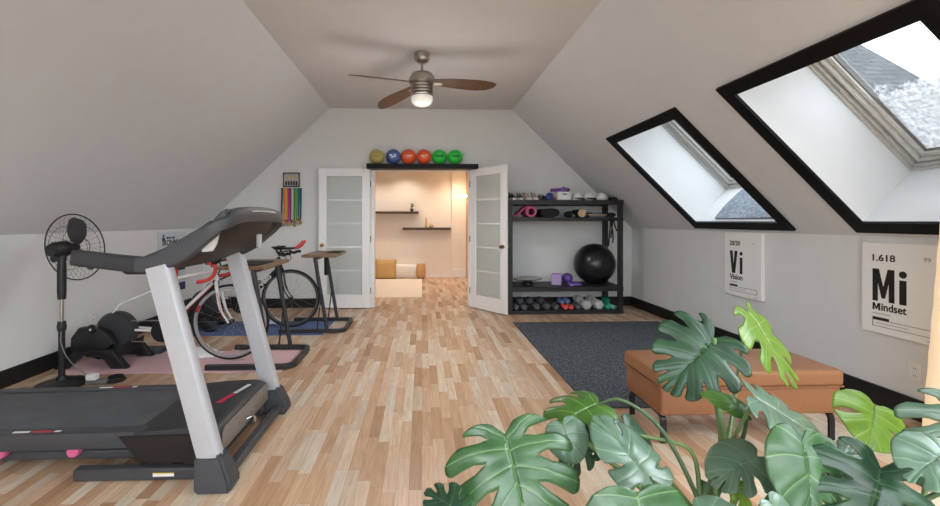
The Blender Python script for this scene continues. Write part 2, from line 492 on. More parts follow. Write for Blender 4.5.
# skylights; the last two are the added rooflights
SK0 = S0
for i, (a, b) in enumerate(WIN):
    S0 = S0S[i]
    w = struct_empty('window_%d' % (i + 1), MS @ V((S0, a, 0)))
    DP = .60
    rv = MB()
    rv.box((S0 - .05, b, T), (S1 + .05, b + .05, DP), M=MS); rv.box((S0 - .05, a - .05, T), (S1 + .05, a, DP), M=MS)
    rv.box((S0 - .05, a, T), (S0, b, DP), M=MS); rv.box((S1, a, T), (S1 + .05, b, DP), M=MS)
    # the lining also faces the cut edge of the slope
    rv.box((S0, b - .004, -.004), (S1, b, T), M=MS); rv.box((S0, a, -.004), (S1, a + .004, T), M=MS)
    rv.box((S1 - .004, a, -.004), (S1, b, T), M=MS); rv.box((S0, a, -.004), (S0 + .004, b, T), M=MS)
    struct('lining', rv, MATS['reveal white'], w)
    cs = MB(); cw = .088
    cs.box((S0 - cw, a - cw, -.022), (S0 + .006, b + cw, -.0005), M=MS); cs.box((S1 - .006, a - cw, -.022), (S1 + cw, b + cw, -.0005), M=MS)
    cs.box((S0, a - cw, -.022), (S1, a + .006, -.0005), M=MS); cs.box((S0, b - .006, -.022), (S1, b + cw, -.0005), M=MS)
    struct('casing', cs, MATS['black trim'], w)
    def ring(m_, i0, i1, n0, n1):
        m_.box((S0 + i0, b - i1, n0), (S1 - i0, b - i0, n1), M=MS, b=.004); m_.box((S0 + i0, a + i0, n0), (S1 - i0, a + i1, n1), M=MS, b=.004)
        m_.box((S0 + i0, a + i0, n0), (S0 + i1, b - i0, n1), M=MS, b=.004); m_.box((S1 - i1, a + i0, n0), (S1 - i0, b - i0, n1), M=MS, b=.004)
        return m_
    fr = ring(ring(MB(), 0, .034, .51, .60), .0, .014, .49, .60)
    struct('window_frame', fr, MATS['window grey'], w)
    sa = ring(ring(MB(), .040, .062, .53, .61), .062, .092, .555, .62)
    struct('sash', sa, MATS['window sash'], w)
    struct('gasket', ring(ring(MB(), .033, .041, .57, .60), .091, .098, .57, .61), MATS['window gasket'], w)
    struct('pane', MB().box((S0 + .085, a + .085, .588), (S1 - .085, b - .085, .594), M=MS), MATS[('rimed pane', 'tinted pane', 'clear pane', 'clear pane')[i]], w)

# baseboards and trims
BH, BT = .135, .018
struct('baseboard_left', MB().box((XL, YF, 0), (XL + BT, YB, BH), b=.004), MATS['black baseboard'])
struct('baseboard_right', MB().box((XR - BT, YF, 0), (XR, YB, BH), b=.004), MATS['black baseboard'])
bb = MB().box((XL + BT, YB - BT, 0), (DX0 - .05, YB, BH), b=.004); bb.box((DX1 + .05, YB - BT, 0), (XR - BT, YB, BH), b=.004)
struct('baseboard_back', bb, MATS['black baseboard'])
tr = MB()
tr.box((DX0 - .045, YB - .012, 0), (DX0 + .02, YB + .135, DZ)); tr.box((DX1 - .02, YB - .012, 0), (DX1 + .045, YB + .135, DZ))
tr.box((DX0 - .045, YB - .012, DZ - .02), (DX1 + .045, YB + .135, DZ + .03))
struct('trim_1', tr, MATS['door white'])

# French doors
def french_door(name, hinge, ang, width, sgn):
    """leaf runs from its hinge along +X, turned by ang about Z"""
    M = Matrix.Translation(V(hinge)) @ Matrix.Rotation(ang, 4, 'Z')
    e = struct_empty(name, hinge)
    W, H, TH = width, 2.015, .036
    z0 = .012; st = .112; zb, zt = .205, H - .112
    f = MB()
    f.box((0, -TH / 2, z0), (st, TH / 2, H), M=M, b=.003); f.box((W - st, -TH / 2, z0), (W, TH / 2, H), M=M, b=.003)
    f.box((st, -TH / 2, z0), (W - st, TH / 2, zb), M=M); f.box((st, -TH / 2, zt), (W - st, TH / 2, H), M=M)
    struct('door_frame', f, MATS['door white'], e)
    n = 5; ph = (zt - zb) / n
    for k in range(1, n):
        struct('glazing_bar', MB().box((st, -.014, zb + k * ph - .011), (W - st, .014, zb + k * ph + .011), M=M), MATS['door white'], e)
    for k in range(n):
        struct('glass_pane', MB().box((st - .004, -.004, zb + k * ph + .004), (W - st + .004, .004, zb + (k + 1) * ph - .004), M=M), MATS['obscured door glass'], e)
    for s in (-1, 1):
        hb = MB(); cx, cz = W - .055, .915
        hb.lathe([(.001, 0), (.026, 0), (.026, .006), (.010, .008), (.010, .03), (.020, .036), (.026, .046), (.024, .058), (.012, .064), (.001, .065)], seg=16,
                 M=M @ Matrix.Translation((cx, s * TH / 2, cz)) @ Matrix.Rotation(R(90) * (-s), 4, 'X'))
        struct('door_knob', hb, MATS['brass'], e, smooth=True)
    for k in (.25, 1.0, 1.8):
        struct('hinge', MB().tube([M @ V((-.006, -TH / 2, k - .045)), M @ V((-.006, -TH / 2, k + .045))], .007, 8), MATS['brass'], e, smooth=True)
french_door('door_1', (DX0 - .035, YB - .085, 0), R(180.6), .73, 1)
french_door('door_2', (DX1 + .012, YB - .055, 0), R(-54.5), .715, -1)

# back room
BX0, BX1, BY = -2.2, .985, 9.66
br = MB()
br.box((BX0 - .1, YB + .13, 0), (BX0, BY + .1, 2.5)); br.box((BX0, BY, 0), (BX1 + .1, BY + .1, 2.5))
br.box((.665, BY - .05, 0), (BX1, BY, 2.5))
br.box((BX0 - .1, YB + .13, 2.5), (BX1 + .2, BY + .1, 2.6)); 
struct('wall_far', br, MATS['back room paint'])
struct('wall_far_side', MB().box((BX1, YB + .13, 0), (BX1 + .1, BY, 2.5)), MATS['warm lit side wall'])
fb = MB().box((BX0, BY - .014, 0), (.665, BY, .012), b=.003); fb.box((.665, BY - .066, 0), (BX1, BY - .05, .19), b=.005)
struct('baseboard_far', fb, MATS['door white'])

# neighbouring shingled roof outside the near skylight
mshin, t_, b_ = nt('grey shingle')
tc = t_.nodes.new('ShaderNodeTexCoord'); bk = t_.nodes.new('ShaderNodeTexBrick')
bk.inputs['Color1'].default_value = lin((74, 76, 78)); bk.inputs['Color2'].default_value = lin((90, 92, 94)); bk.inputs['Mortar'].default_value = lin((52, 54, 56))
bk.inputs['Scale'].default_value = 1; bk.inputs['Brick Width'].default_value = .3; bk.inputs['Row Height'].default_value = .15; bk.inputs['Mortar Size'].default_value = .012
mp = t_.nodes.new('ShaderNodeMapping'); mp.inputs['Rotation'].default_value = (R(-45), 0, 0)
t_.links.new(tc.outputs['Object'], mp.inputs['Vector']); t_.links.new(mp.outputs[0], bk.inputs['Vector'])
t_.links.new(bk.outputs['Color'], b_.inputs['Base Color']); b_.inputs['Roughness'].default_value = .9
def roof_pt(u, v):
    r = ray(u, v); n = V((0, 1, -1)).normalized(); d = n.dot(V((0, 5.2, 2.2)))
    t = (d - n.dot(V((0, 0, CAM_H)))) / n.dot(r); return V((0, 0, CAM_H)) + r * t
rp_ = [roof_pt(805, 14), roof_pt(858, 43), roof_pt(925, 80), roof_pt(990, 116), roof_pt(990, 190), roof_pt(805, 190)]
rm = MB(); nn = V((0, 1, -1)).normalized() * .15
A = [rm.bm.verts.new(p) for p in rp_]; B = [rm.bm.verts.new(p + nn) for p in rp_]
rm.bm.faces.new(A); rm.bm.faces.new(B[::-1])
for i in range(6):
    j = (i + 1) % 6; rm.bm.faces.new((A[j], A[i], B[i], B[j]))
bmesh.ops.recalc_face_normals(rm.bm, faces=rm.bm.faces)
struct('roof', rm, mshin)

# ------------------------------------------------------------------ light
wd = bpy.data.worlds.new('sky'); bpy.context.scene.world = wd; wd.use_nodes = True
bg = wd.node_tree.nodes['Background']
# overcast sky: brightest overhead, dull ground below the horizon
wt = wd.node_tree; wc = wt.nodes.new('ShaderNodeTexCoord'); wz = wt.nodes.new('ShaderNodeSeparateXYZ'); wr = wt.nodes.new('ShaderNodeValToRGB')
wt.links.new(wc.outputs['Generated'], wz.inputs[0])
wt.links.new(math_node(wt, 'ADD', math_node(wt, 'MULTIPLY', wz.outputs['Z'], .5), .5), wr.inputs['Fac'])
wr.color_ramp.elements[0].position = .47; wr.color_ramp.elements[0].color = (.13, .13, .125, 1)
wr.color_ramp.elements[1].position = 1; wr.color_ramp.elements[1].color = (1.16, 1.22, 1.30, 1)
e_ = wr.color_ramp.elements.new(.52); e_.color = (.55, .575, .61, 1)
wt.links.new(wr.outputs['Color'], bg.inputs['Color']); bg.inputs['Strength'].default_value = SKY
def lamp(name, kind, loc, energy, color, size=.1, rot=None, spot=None):
    l = bpy.data.lights.new(name, kind); l.energy = energy; l.color = color
    o = bpy.data.objects.new(name, l); C.objects.link(o); o.location = loc
    if kind == 'AREA': l.size = size
    else: l.shadow_soft_size = size
    if rot: o.rotation_euler = rot
    if spot: l.spot_size = R(spot); l.spot_blend = .7
    return o
def portal(M, w, h):
    l = bpy.data.lights.new('daylight_opening', 'AREA'); l.shape = 'RECTANGLE'; l.size = w; l.size_y = h
    o = bpy.data.objects.new('daylight_opening', l); C.objects.link(o); o.matrix_world = M
    l.cycles.is_portal = True
for (a, b), S0 in zip(WIN, S0S):
    c = MS @ V(((S0 + S1) / 2, (a + b) / 2, .65))
    portal(frame(es, V((0, 1, 0)), en, c), S1 - S0, b - a)
portal(frame(V((1, 0, 0)), V((0, 0, 1)), V((0, -1, 0)), V((0, YF - .15, (WZ0 + WZ1) / 2))), WX1 - WX0, WZ1 - WZ0)
WARM = (1, .89, .77)
# unseen spots added to light the back room: each a trim ring with bulb
for k, (x, y) in enumerate(((-.35, 9.15), (.75, 9.05), (-1.3, 9.1), (.0, 7.5), (.45, 8.3))):
    d = struct_empty('trim_%d' % (k + 2), (x, y, 2.5))  # holder of one added downlight, out of view
    MB().lathe([(.05, -.001), (.065, -.001), (.065, -.008), (.05, -.008)], (x, y, 2.5), seg=20).build('trim_ring', MATS['white plastic'], d)
    mat('warm bulb', (255, 220, 170), .5, emit=(255, 205, 150), estr=6)
    MB().lathe([(.001, -.003), (.049, -.003), (.049, -.001), (.001, -.001)], (x, y, 2.5), seg=16).build('bulb', MATS['warm bulb'], d)
    lamp('back_room_fill', 'SPOT', (x, y, 2.485), BACKW, WARM, .05, (0, 0, 0), 130)

sc = bpy.context.scene
sc.view_settings.view_transform = 'Standard'; sc.view_settings.look = 'None'; sc.view_settings.gamma = 1
sc.view_settings.use_curve_mapping = False
sc.view_settings.exposure = EXPO
# ================================================================== treadmill
mat('treadmill charcoal', (60, 61, 65), .5, var=.1, bump=.05, scale=200)
mat('treadmill dark', (42, 42, 46), .5, var=.1)
mat('treadmill belt', (76, 79, 84), .6, var=.14, scale=9, bump=.05)
mat('treadmill silver', (178, 178, 182), .42, .15, var=.03)
mat('treadmill maroon', (24, 18, 20), .5, var=.1)
mat('hood plate', (132, 124, 116), .45, .3, var=.06)
mat('label red', (176, 34, 50), .5); mat('label white', (225, 225, 225), .5, var=.02); mat('label yellow', (222, 200, 90), .5)
mat('pink roller', (206, 96, 140), .5)
YN, YFA = 2.07, 2.885
td = thing('treadmill', 'black motorised treadmill with two silver uprights on the wood floor', 'treadmill', (-1.8, 2.48, 0))
XF = -1.0
def dz(x): return .222 + (x + 1.0) * .014          # the deck rises slightly towards the motor
def dslab(mb, x0, x1, y0, y1, zt, zb, b=.006):
    vs = []
    mb.prism([(x0, dz(x0) + zt), (x1, dz(x1) + zt), (x1, dz(x1) + zb), (x0, dz(x0) + zb)], lambda p, q, w: V((p, w, q)), y0, y1, bev=b)
dk = MB(); dslab(dk, -2.85, -1.32, 2.225, 2.745, -.008, -.05); dk.build('deck', 'treadmill dark', td)
bl = MB(); dslab(bl, -2.83, -1.24, 2.245, 2.725, .0, -.006, .002); bl.build('running_belt', 'treadmill belt', td)
for y0, y1 in ((2.165, 2.232), (2.738, 2.805)):
    rl = MB(); dslab(rl, -2.87, -1.25, y0, y1, .006, -.075, .008)
    o = rl.build('side_rail', 'treadmill charcoal', td)
    for xa, xb, m in ((-2.02, -1.93, 'label white'), (-1.93, -1.82, 'label red'), (-1.82, -1.78, 'label white')):
        k = MB(); dslab(k, xa, xb - .012, (y0 + y1) / 2 - .008, (y0 + y1) / 2 + .008, .0075, .0055, 0); k.build('badge', m, o)
# motor hood: rounded front
hp = [(-1.42, .002), (-1.34, .010), (-1.22, .018), (-1.08, .022), (-1.03, .014), (-1.0, -.005), (-.995, -.02), (-1.0, -.115), (-1.42, -.115)]
hd = MB().prism([(p, dz(p) + q) for p, q in hp], lambda p, q, w: V((p, w, q)), 2.16, 2.81, bev=.008)
hood = hd.build('motor_hood', 'treadmill dark', td)
MB().prism([(2.17, .115), (2.80, .115), (2.80, .205), (2.77, .226), (2.20, .226), (2.17, .205)], lambda p, q, w: V((w, p, q)), -.996, -.988, bev=.003).build('front_plate', 'hood plate', td)
for y in (2.36, 2.52, 2.56, 2.72):
    MB().lathe([(.001, .0), (.009, 0), (.009, .004), (.001, .005)], (-.988, y, .165), 'X', 10).build('bolt', 'chrome', td)
MB().prism([(-1.48, dz(-1.4) - .012), (-1.06, dz(-1.0) - .012), (-1.05, .075), (-1.38, .075)], lambda p, q, w: V((p, w, q)), 2.152, 2.162).build('side_skirt', 'treadmill maroon', td)
dM = Matrix.Translation((-1.10, 2.60, dz(-1.1) + .0225)) @ Matrix.Rotation(R(76), 4, 'Z')
o = MB().box((-.16, -.016, 0), (-.03, .016, .0012), M=dM).build('badge', 'label red', hood)
for k in range(6): MB().box((-.02 + k * .024, -.013, 0), (-.003 + k * .024, .013, .0012), M=dM).build('badge', 'label white', hood)
# lift frame under the deck, rollers
for y in (2.21, 2.74):
    MB().box((-2.75, y, .068), (-1.30, y + .04, .112), b=.006).build('lift_bar', 'treadmill charcoal', td)
for x in (-2.07, -1.72):
    MB().lathe([(.001, -.02), (.026, -.02), (.030, -.012), (.030, .012), (.026, .02), (.001, .02)], (x, 2.195, .122), 'Y', 18).build('roller', 'pink roller', td)
    MB().lathe([(.001, -.02), (.026, -.02), (.030, -.012), (.030, .012), (.026, .02), (.001, .02)], (x, 2.785, .122), 'Y', 18).build('roller', 'pink roller', td)
# floor frame
for y in (2.125, 2.80):
    fb_ = MB().box((-1.68, y, .004), (-1.02, y + .05, .062), b=.007).build('base_bar', 'treadmill charcoal', td)
MB().box((-1.30, 2.1242, .024), (-1.20, 2.1252, .040)).build('warning_label', 'label white', fb_)
MB().box((-1.30, 2.1236, .036), (-1.20, 2.1248, .042)).build('warning_label', 'label yellow', fb_)
MB().box((-.965, 2.1, .02), (-.915, 2.86, .066), b=.008).build('cross_bar', 'treadmill charcoal', td)
MB().box((-1.09, 2.1, .02), (-1.05, 2.86, .05), b=.006).build('cross_bar', 'treadmill dark', td)
MB().tube(smooth_path([(-.985, 2.45, .15), (-.95, 2.46, .16), (-.93, 2.43, .14)]), .006).build('foot_latch', 'chrome', td)
# uprights and their boots
b0, b1 = at(212, 462, YN), at(159, 266, YN)
for yc in (YN, YFA):
    dx = b1 - b0
    up = MB()
    prof = [(-.024, -.050), (-.034, -.044), (-.036, 0), (-.034, .044), (-.024, .054), (0, .058), (.024, .054), (.034, .044), (.036, 0), (.034, -.044), (.024, -.050)]
    path = [V((b0.x + dx.x * k, yc, b0.z + dx.z * k)) for k in (-.1, .33, .66, 1)]
    up.sweep(path, prof, side=(0, 1, 0)).build('upright', 'treadmill silver', td)
    bt = MB()
    def ringp(x0, x1, y, hw, z): return [V((x0, y - hw, z)), V((x1, y - hw, z)), V((x1, y + hw, z)), V((x0, y + hw, z))]
    bt.rings([ringp(-1.05, -.885, yc, .062, 0), ringp(-1.052, -.885, yc, .062, .05), ringp(-1.055, -.912, yc, .052, .11), ringp(-1.058, -.935, yc, .045, .168)])
    bmesh.ops.bevel(bt.bm, geom=list(bt.bm.edges), offset=.012, segments=2, affect='EDGES')
    bt.build('foot_boot', 'treadmill charcoal', td)
# handrails
rp = [(70.5, 258), (100, 261.5), (128, 264.6), (142, 265.2), (154, 263), (167, 257.5), (181, 250), (196, 239.5), (208, 231.5), (222, 225), (236, 220)]
hh = [7.2, 7.2, 7.5, 8, 9, 10, 10, 8.5, 7, 6, 5]
pr = [(math.copysign(abs(math.cos(a)) ** .32, math.cos(a)) * .030, math.copysign(abs(math.sin(a)) ** .32, math.sin(a)) / 207) for a in [2 * math.pi * k / 16 for k in range(16)]]
YM = (YN + YFA) / 2
half = [(V((p.x, YN, p.z)), h) for p, h in zip([at(u, v, YN - .03) for u, v in rp[:-2]], hh)]
half += [(V(p), h) for p, h in (((-.972, 2.075, 1.234), 5.8), ((-.948, 2.095, 1.250), 5.8), ((-.932, 2.17, 1.282), 7.4), ((-.927, 2.30, 1.294), 8.4))]
full = half + [(V((-.925, YM, 1.297)), 8.8)] + [(V((p.x, 2 * YM - p.y, p.z)), h) for p, h in half[::-1]]
rpth = smooth_path([p for p, h in full], 3); n = len(rpth); hv = [h for p, h in full]
hs = [hv[min(i // 3, len(hv) - 1)] + (hv[min(i // 3 + 1, len(hv) - 1)] - hv[min(i // 3, len(hv) - 1)]) * ((i % 3) / 3) for i in range(n)]
hr = MB().sweep(rpth, pr, side='H', scales=[(1, h) for h in hs]).build('handrail', 'treadmill charcoal', td, ang=50)
for g in (slice(0, 8), slice(n - 8, n)):
    MB().sweep(rpth[g], [(a * 1.06, b * 1.04) for a, b in pr], side='H', scales=[(1, h) for h in hs[g]]).build('foam_grip', 'treadmill dark', hr, ang=50)
MB().prism([(-1.20, 1.10), (-1.10, 1.16), (-1.03, 1.235), (-.965, 1.305), (-.94, 1.318), (-.935, 1.285), (-.99, 1.235), (-1.08, 1.13), (-1.19, 1.07)], xz, YN + .02, YFA - .02, bev=.008).build('display_panel', 'treadmill charcoal', td)
MB().box((-.16, -.18, 0), (.06, .18, .003), M=frame(V((.755, 0, .655)), V((0, 1, 0)), V((-.655, 0, .755)), V((-1.05, YM, 1.222))), b=.001).build('screen', 'black plastic', td)
MB().sweep([V((p.x + .002, p.y, p.z + .018)) for p in rpth[36:n - 36]], [(-.033, -.004), (.0335, -.004), (.0335, .004), (-.033, .004)], side='H').build('trim_strip', 'treadmill silver', td)
pan = [(-.935, 1.262), (-.95, 1.21), (-1.01, 1.145), (-1.10, 1.085), (-1.33, 1.0), (-1.42, 1.0), (-1.40, 1.045), (-1.2, 1.13), (-1.07, 1.20), (-.97, 1.265)]
def panr(y, d, k): return [V((p + d * max(0, (p + 1.3) / .5), y, q + k * (1.22 - q) * .25)) for p, q in pan]
MB().rings([panr(2.09, -.06, .3), panr(2.12, -.03, .05), panr(2.30, 0, 0), panr(2.48, .005, 0), panr(2.66, 0, 0), panr(2.835, -.03, .05), panr(2.865, -.06, .3)]).build('console_pan', 'treadmill maroon', td, ang=50)
c_ = [at(u, v, 2.095) for u, v in ((203, 246), (207, 238), (219, 235), (217, 244), (213, 251), (203, 252))]
MB().prism([(p.x, p.z) for p in c_], lambda p, q, w: V((p, w, q)), 2.085, 2.10).build('side_plate', 'window grey', td)
p0 = at(260.5, 234, 2.5); MB().box((p0.x - .014, 2.47, p0.z - .075), (p0.x + .014, 2.49, p0.z), b=.004).build('safety_clip', 'treadmill silver', td)

# ================================================================== pedestal fan
mat('smoke blade', (52, 50, 52), .35, var=.05)
FX, FY = -2.764, 3.40
pf = thing('pedestal_fan', 'black pedestal fan with round wire cage behind the treadmill deck', 'fan', (FX, FY, 0))
MB().lathe([(.001, 0), (.168, 0), (.172, .008), (.16, .02), (.10, .032), (.04, .045), (.032, .07), (.001, .07)], (FX, FY, 0), seg=32).build('base', 'black plastic', pf)
MB().tube([(FX, FY, .04), (FX, FY, .44)], .022, 14).build('pole', 'black plastic', pf)
MB().tube([(FX, FY, .40), (FX, FY, .68)], .013, 12).build('inner_pole', 'brushed nickel', pf)
MB().lathe([(.001, -.03), (.028, -.03), (.032, 0), (.026, .04), (.001, .04)], (FX, FY, .45), seg=14).build('height_collar', 'black plastic', pf)
MB().tube([(FX, FY, .66), (FX, FY, .72), (FX, FY, .90), (FX, FY, 1.0)], [.026, .030, .030, .024], 14).build('neck', 'black plastic', pf)
nrm = V((.14, .985, .07)).normalized(); side_ = nrm.cross(V((0, 0, 1))).normalized(); upv = side_.cross(nrm)
FC = V((FX + .005, FY + .115, 1.052))
MF = frame(side_, upv, nrm, FC)
MB().lathe([(.001, -.20), (.045, -.195), (.060, -.16), (.062, -.08), (.05, -.05), (.001, -.05)], (0, 0, 0), seg=20, M=MF).build('motor', 'black plastic', pf)
MB().tube([V((FX, FY, .96)), V((FX, FY, 1.02)), FC - nrm * .12], .03, 10).build('tilt_bracket', 'black plastic', pf)
cage = MB()
RC = .262
cage.torus((0, 0, 0), RC, .005, 'Z', 48, 6, M=MF)
for s, dd in ((1, .075), (-1, .075)):
    cage.torus(V((0, 0, 0)) + MF.to_3x3() @ V((0, 0, s * dd)), .06, .0025, 'Z', 24, 5, M=MF)
    cage.torus(V((0, 0, 0)) + MF.to_3x3() @ V((0, 0, s * dd * .75)), .17, .0016, 'Z', 36, 5, M=MF)
    for k in range(36):
        a = 2 * math.pi * k / 36; ca, sa_ = math.cos(a), math.sin(a)
        cage.tube([MF @ V((.055 * ca, .055 * sa_, s * dd)), MF @ V((.17 * ca, .17 * sa_, s * dd * .75)), MF @ V((.235 * ca, .235 * sa_, s * dd * .4)), MF @ V((RC * ca, RC * sa_, 0))], .0007, 4)
cage.build('cage', 'black metal', pf)
MB().lathe([(.001, .02), (.032, .02), (.04, -.04), (.001, -.05)], seg=18, M=MF).build('hub', 'black plastic', pf)
for k in range(3):
    a0 = R(70 + 120 * k); bl = MB(); rr = []
    for i in range(9):
        t = i / 8; rad = .035 + t * .195; w = (.03 + .115 * math.sin(min(1, t * 1.25 + .15) * math.pi * .62)) * (1 if t < .85 else (1 - (t - .85) * 3))
        tw = -R(18 - 8 * t); ring_ = []
        for q, th in ((-.5, 0), (0, .002), (.5, 0), (.5, -.003), (0, -.001), (-.5, -.003)):
            l = V((rad, w * q * math.cos(tw) + t * .03, w * q * math.sin(tw) + th))
            ring_.append(MF @ (Matrix.Rotation(a0, 4, 'Z') @ l))
        rr.append(ring_)
    bl.rings(rr).build('blade', 'smoke blade', pf, ang=60)
# its mains lead, and the white plug block on the floor
o = MB().tube(smooth_path([(FX + .02, FY - .03, .42), (FX + .045, FY - .06, .33), (FX + .1, FY - .05, .2), (FX + .17, FY + .04, .05), (FX + .22, FY + .06, .03)]), .0035, 6).build('fan_cord', mat('grey cord', (120, 120, 122), .6), None)
adopt(o, pf)
pb = thing('power_strip', 'grey power strip with a white adapter at the foot of the pedestal fan', 'power strip', (-2.5, 3.42, 0))
MB().box((-2.58, 3.38, 0), (-2.42, 3.44, .035), b=.006).build('strip_body', mat('grey plastic', (110, 112, 116), .5), pb)
MB().box((-2.575, 3.375, .036), (-2.50, 3.43, .085), b=.008).build('adapter', 'white plastic', pb)
cb_ = MB()
for k in range(3): cb_.torus((-2.40, 3.46, .012 + .014 * k), .06 - .006 * k, .007, 'Z', 24, 6)
tag(cb_.build('cable_coil', 'black rubber'), 'coiled black cable on the floor beside the grey power strip', 'cable')

# ================================================================== mats and cloths
mat('pink mat foam', (216, 178, 182), .85, var=.03, scale=120, bump=.05)
mat('blue mat foam', (82, 104, 148), .85, var=.04, scale=120, bump=.05)
tag(MB().box((-3.02, 3.63, .0), (-1.175, 4.22, .006), b=.002).build('exercise_mat', 'pink mat foam'), 'thin pink exercise mat under the bicycle nearest the treadmill', 'mat')
tag(MB().box((-2.92, 4.79, .0), (-1.10, 5.45, .006), b=.002).build('exercise_mat', 'blue mat foam'), 'thin blue exercise mat under the bicycle by the back wall', 'mat')
mat('dark mat foam', (66, 68, 74), .85)
fm_ = MB()
for k in range(3): fm_.box((-2.81 + .004 * k, 4.135, .0065 + .016 * k), (-2.46, 4.275 - .006 * k, .021 + .016 * k), b=.006, seg=2)
tag(fm_.build('folded_mat', 'dark mat foam'), 'folded dark grey mat lying behind the near bike trainer on the pink mat', 'mat')
def crumpled(name, c, sx, sy, sz, seed, m):
    rnd = random.Random(seed); b = MB(); n = 22; g = []
    ph = [(rnd.uniform(6, 22), rnd.uniform(6, 22), rnd.uniform(0, 6.3), rnd.uniform(.3, 1)) for _ in range(7)]
    for i in range(n + 1):
        row = []
        for j in range(n + 1):
            x, y = i / n * 2 - 1, j / n * 2 - 1
            e = max(0, 1 - (x * x + y * y) ** .9) ** .6
            h = sum(a[3] * math.sin(a[0] * x * .5 + a[1] * y * .5 + a[2]) for a in ph) / 4
            z = sz * e * (.62 + .38 * h)
            k = 1 + .16 * math.sin(5 * math.atan2(y, x) + seed)
            row.append(b.bm.verts.new((c[0] + x * sx * k, c[1] + y * sy * k, c[2] + max(0, z))))
        g.append(row)
    for i in range(n):
        for j in range(n): b.bm.faces.new((g[i][j], g[i + 1][j], g[i + 1][j + 1], g[i][j + 1]))
    return b.build(name, m, sub=1, ang=180)
mat('white towel', (232, 232, 234), .95, var=.03, scale=200, bump=.2)
tag(crumpled('towel', (-2.06, 4.10, .0065), .155, .09, .13, 3, 'white towel'), 'crumpled white towel on the back edge of the pink mat', 'towel')
tag(crumpled('towel', (-1.80, 5.36, .0065), .08, .06, .09, 8, 'white towel'), 'small white cloth on the blue mat beside the front wheel', 'towel')

# ================================================================== bike trainers
def make_trainer(label, loc):
    """origin on the floor under the axle"""
    t = thing('bike_trainer', label, 'bike trainer', (0, 0, 0))
    mat('trainer grey', (54, 55, 58), .45, var=.12)
    y0, y1 = -.16, -.05
    MB().lathe([(.001, -.055), (.15, -.055), (.168, -.03), (.168, .03), (.15, .055), (.001, .055)], (.10, -.02, .285), 'Y', 32).build('flywheel_housing', 'trainer grey', t)
    MB().prism([(-.20, .14), (-.19, .26), (-.13, .34), (-.02, .35), (.10, .30), (.16, .20), (.08, .13), (-.06, .105)], xz, -.17, -.075, bev=.02).build('drive_housing', 'black plastic', t)
    MB().prism([(-.10, .10), (.14, .15), (.24, .20), (.22, .09), (.02, .06)], xz, -.14, .14, bev=.012).build('body', 'black plastic', t)
    for s in (-1, 1):
        MB().prism([(-.14, .15), (-.02, .15), (-.20, .0), (-.31, .0)], xz, s * .17 - .028, s * .17 + .028, bev=.008).build('leg', 'black plastic', t)
        MB().prism([(.04, .16), (.17, .16), (.30, 0), (.17, 0)], xz, s * .17 - .032, s * .17 + .032, bev=.008).build('leg', 'black plastic', t)
        MB().box((-.06, s * .14 - .05, .10), (.10, s * .14 + .04, .16), b=.01).build('brace', 'black metal', t)
    MB().lathe([(.001, -.006), (.034, -.006), (.04, 0), (.034, .006), (.001, .006)], (0, -.182, .335), 'Y', 24).build('cassette', 'black metal', t)
    MB().tube([(0, -.2, .335), (0, .14, .335)], .011, 10).build('axle', 'chrome', t)
    for c in [t]: c.location = loc
    return t
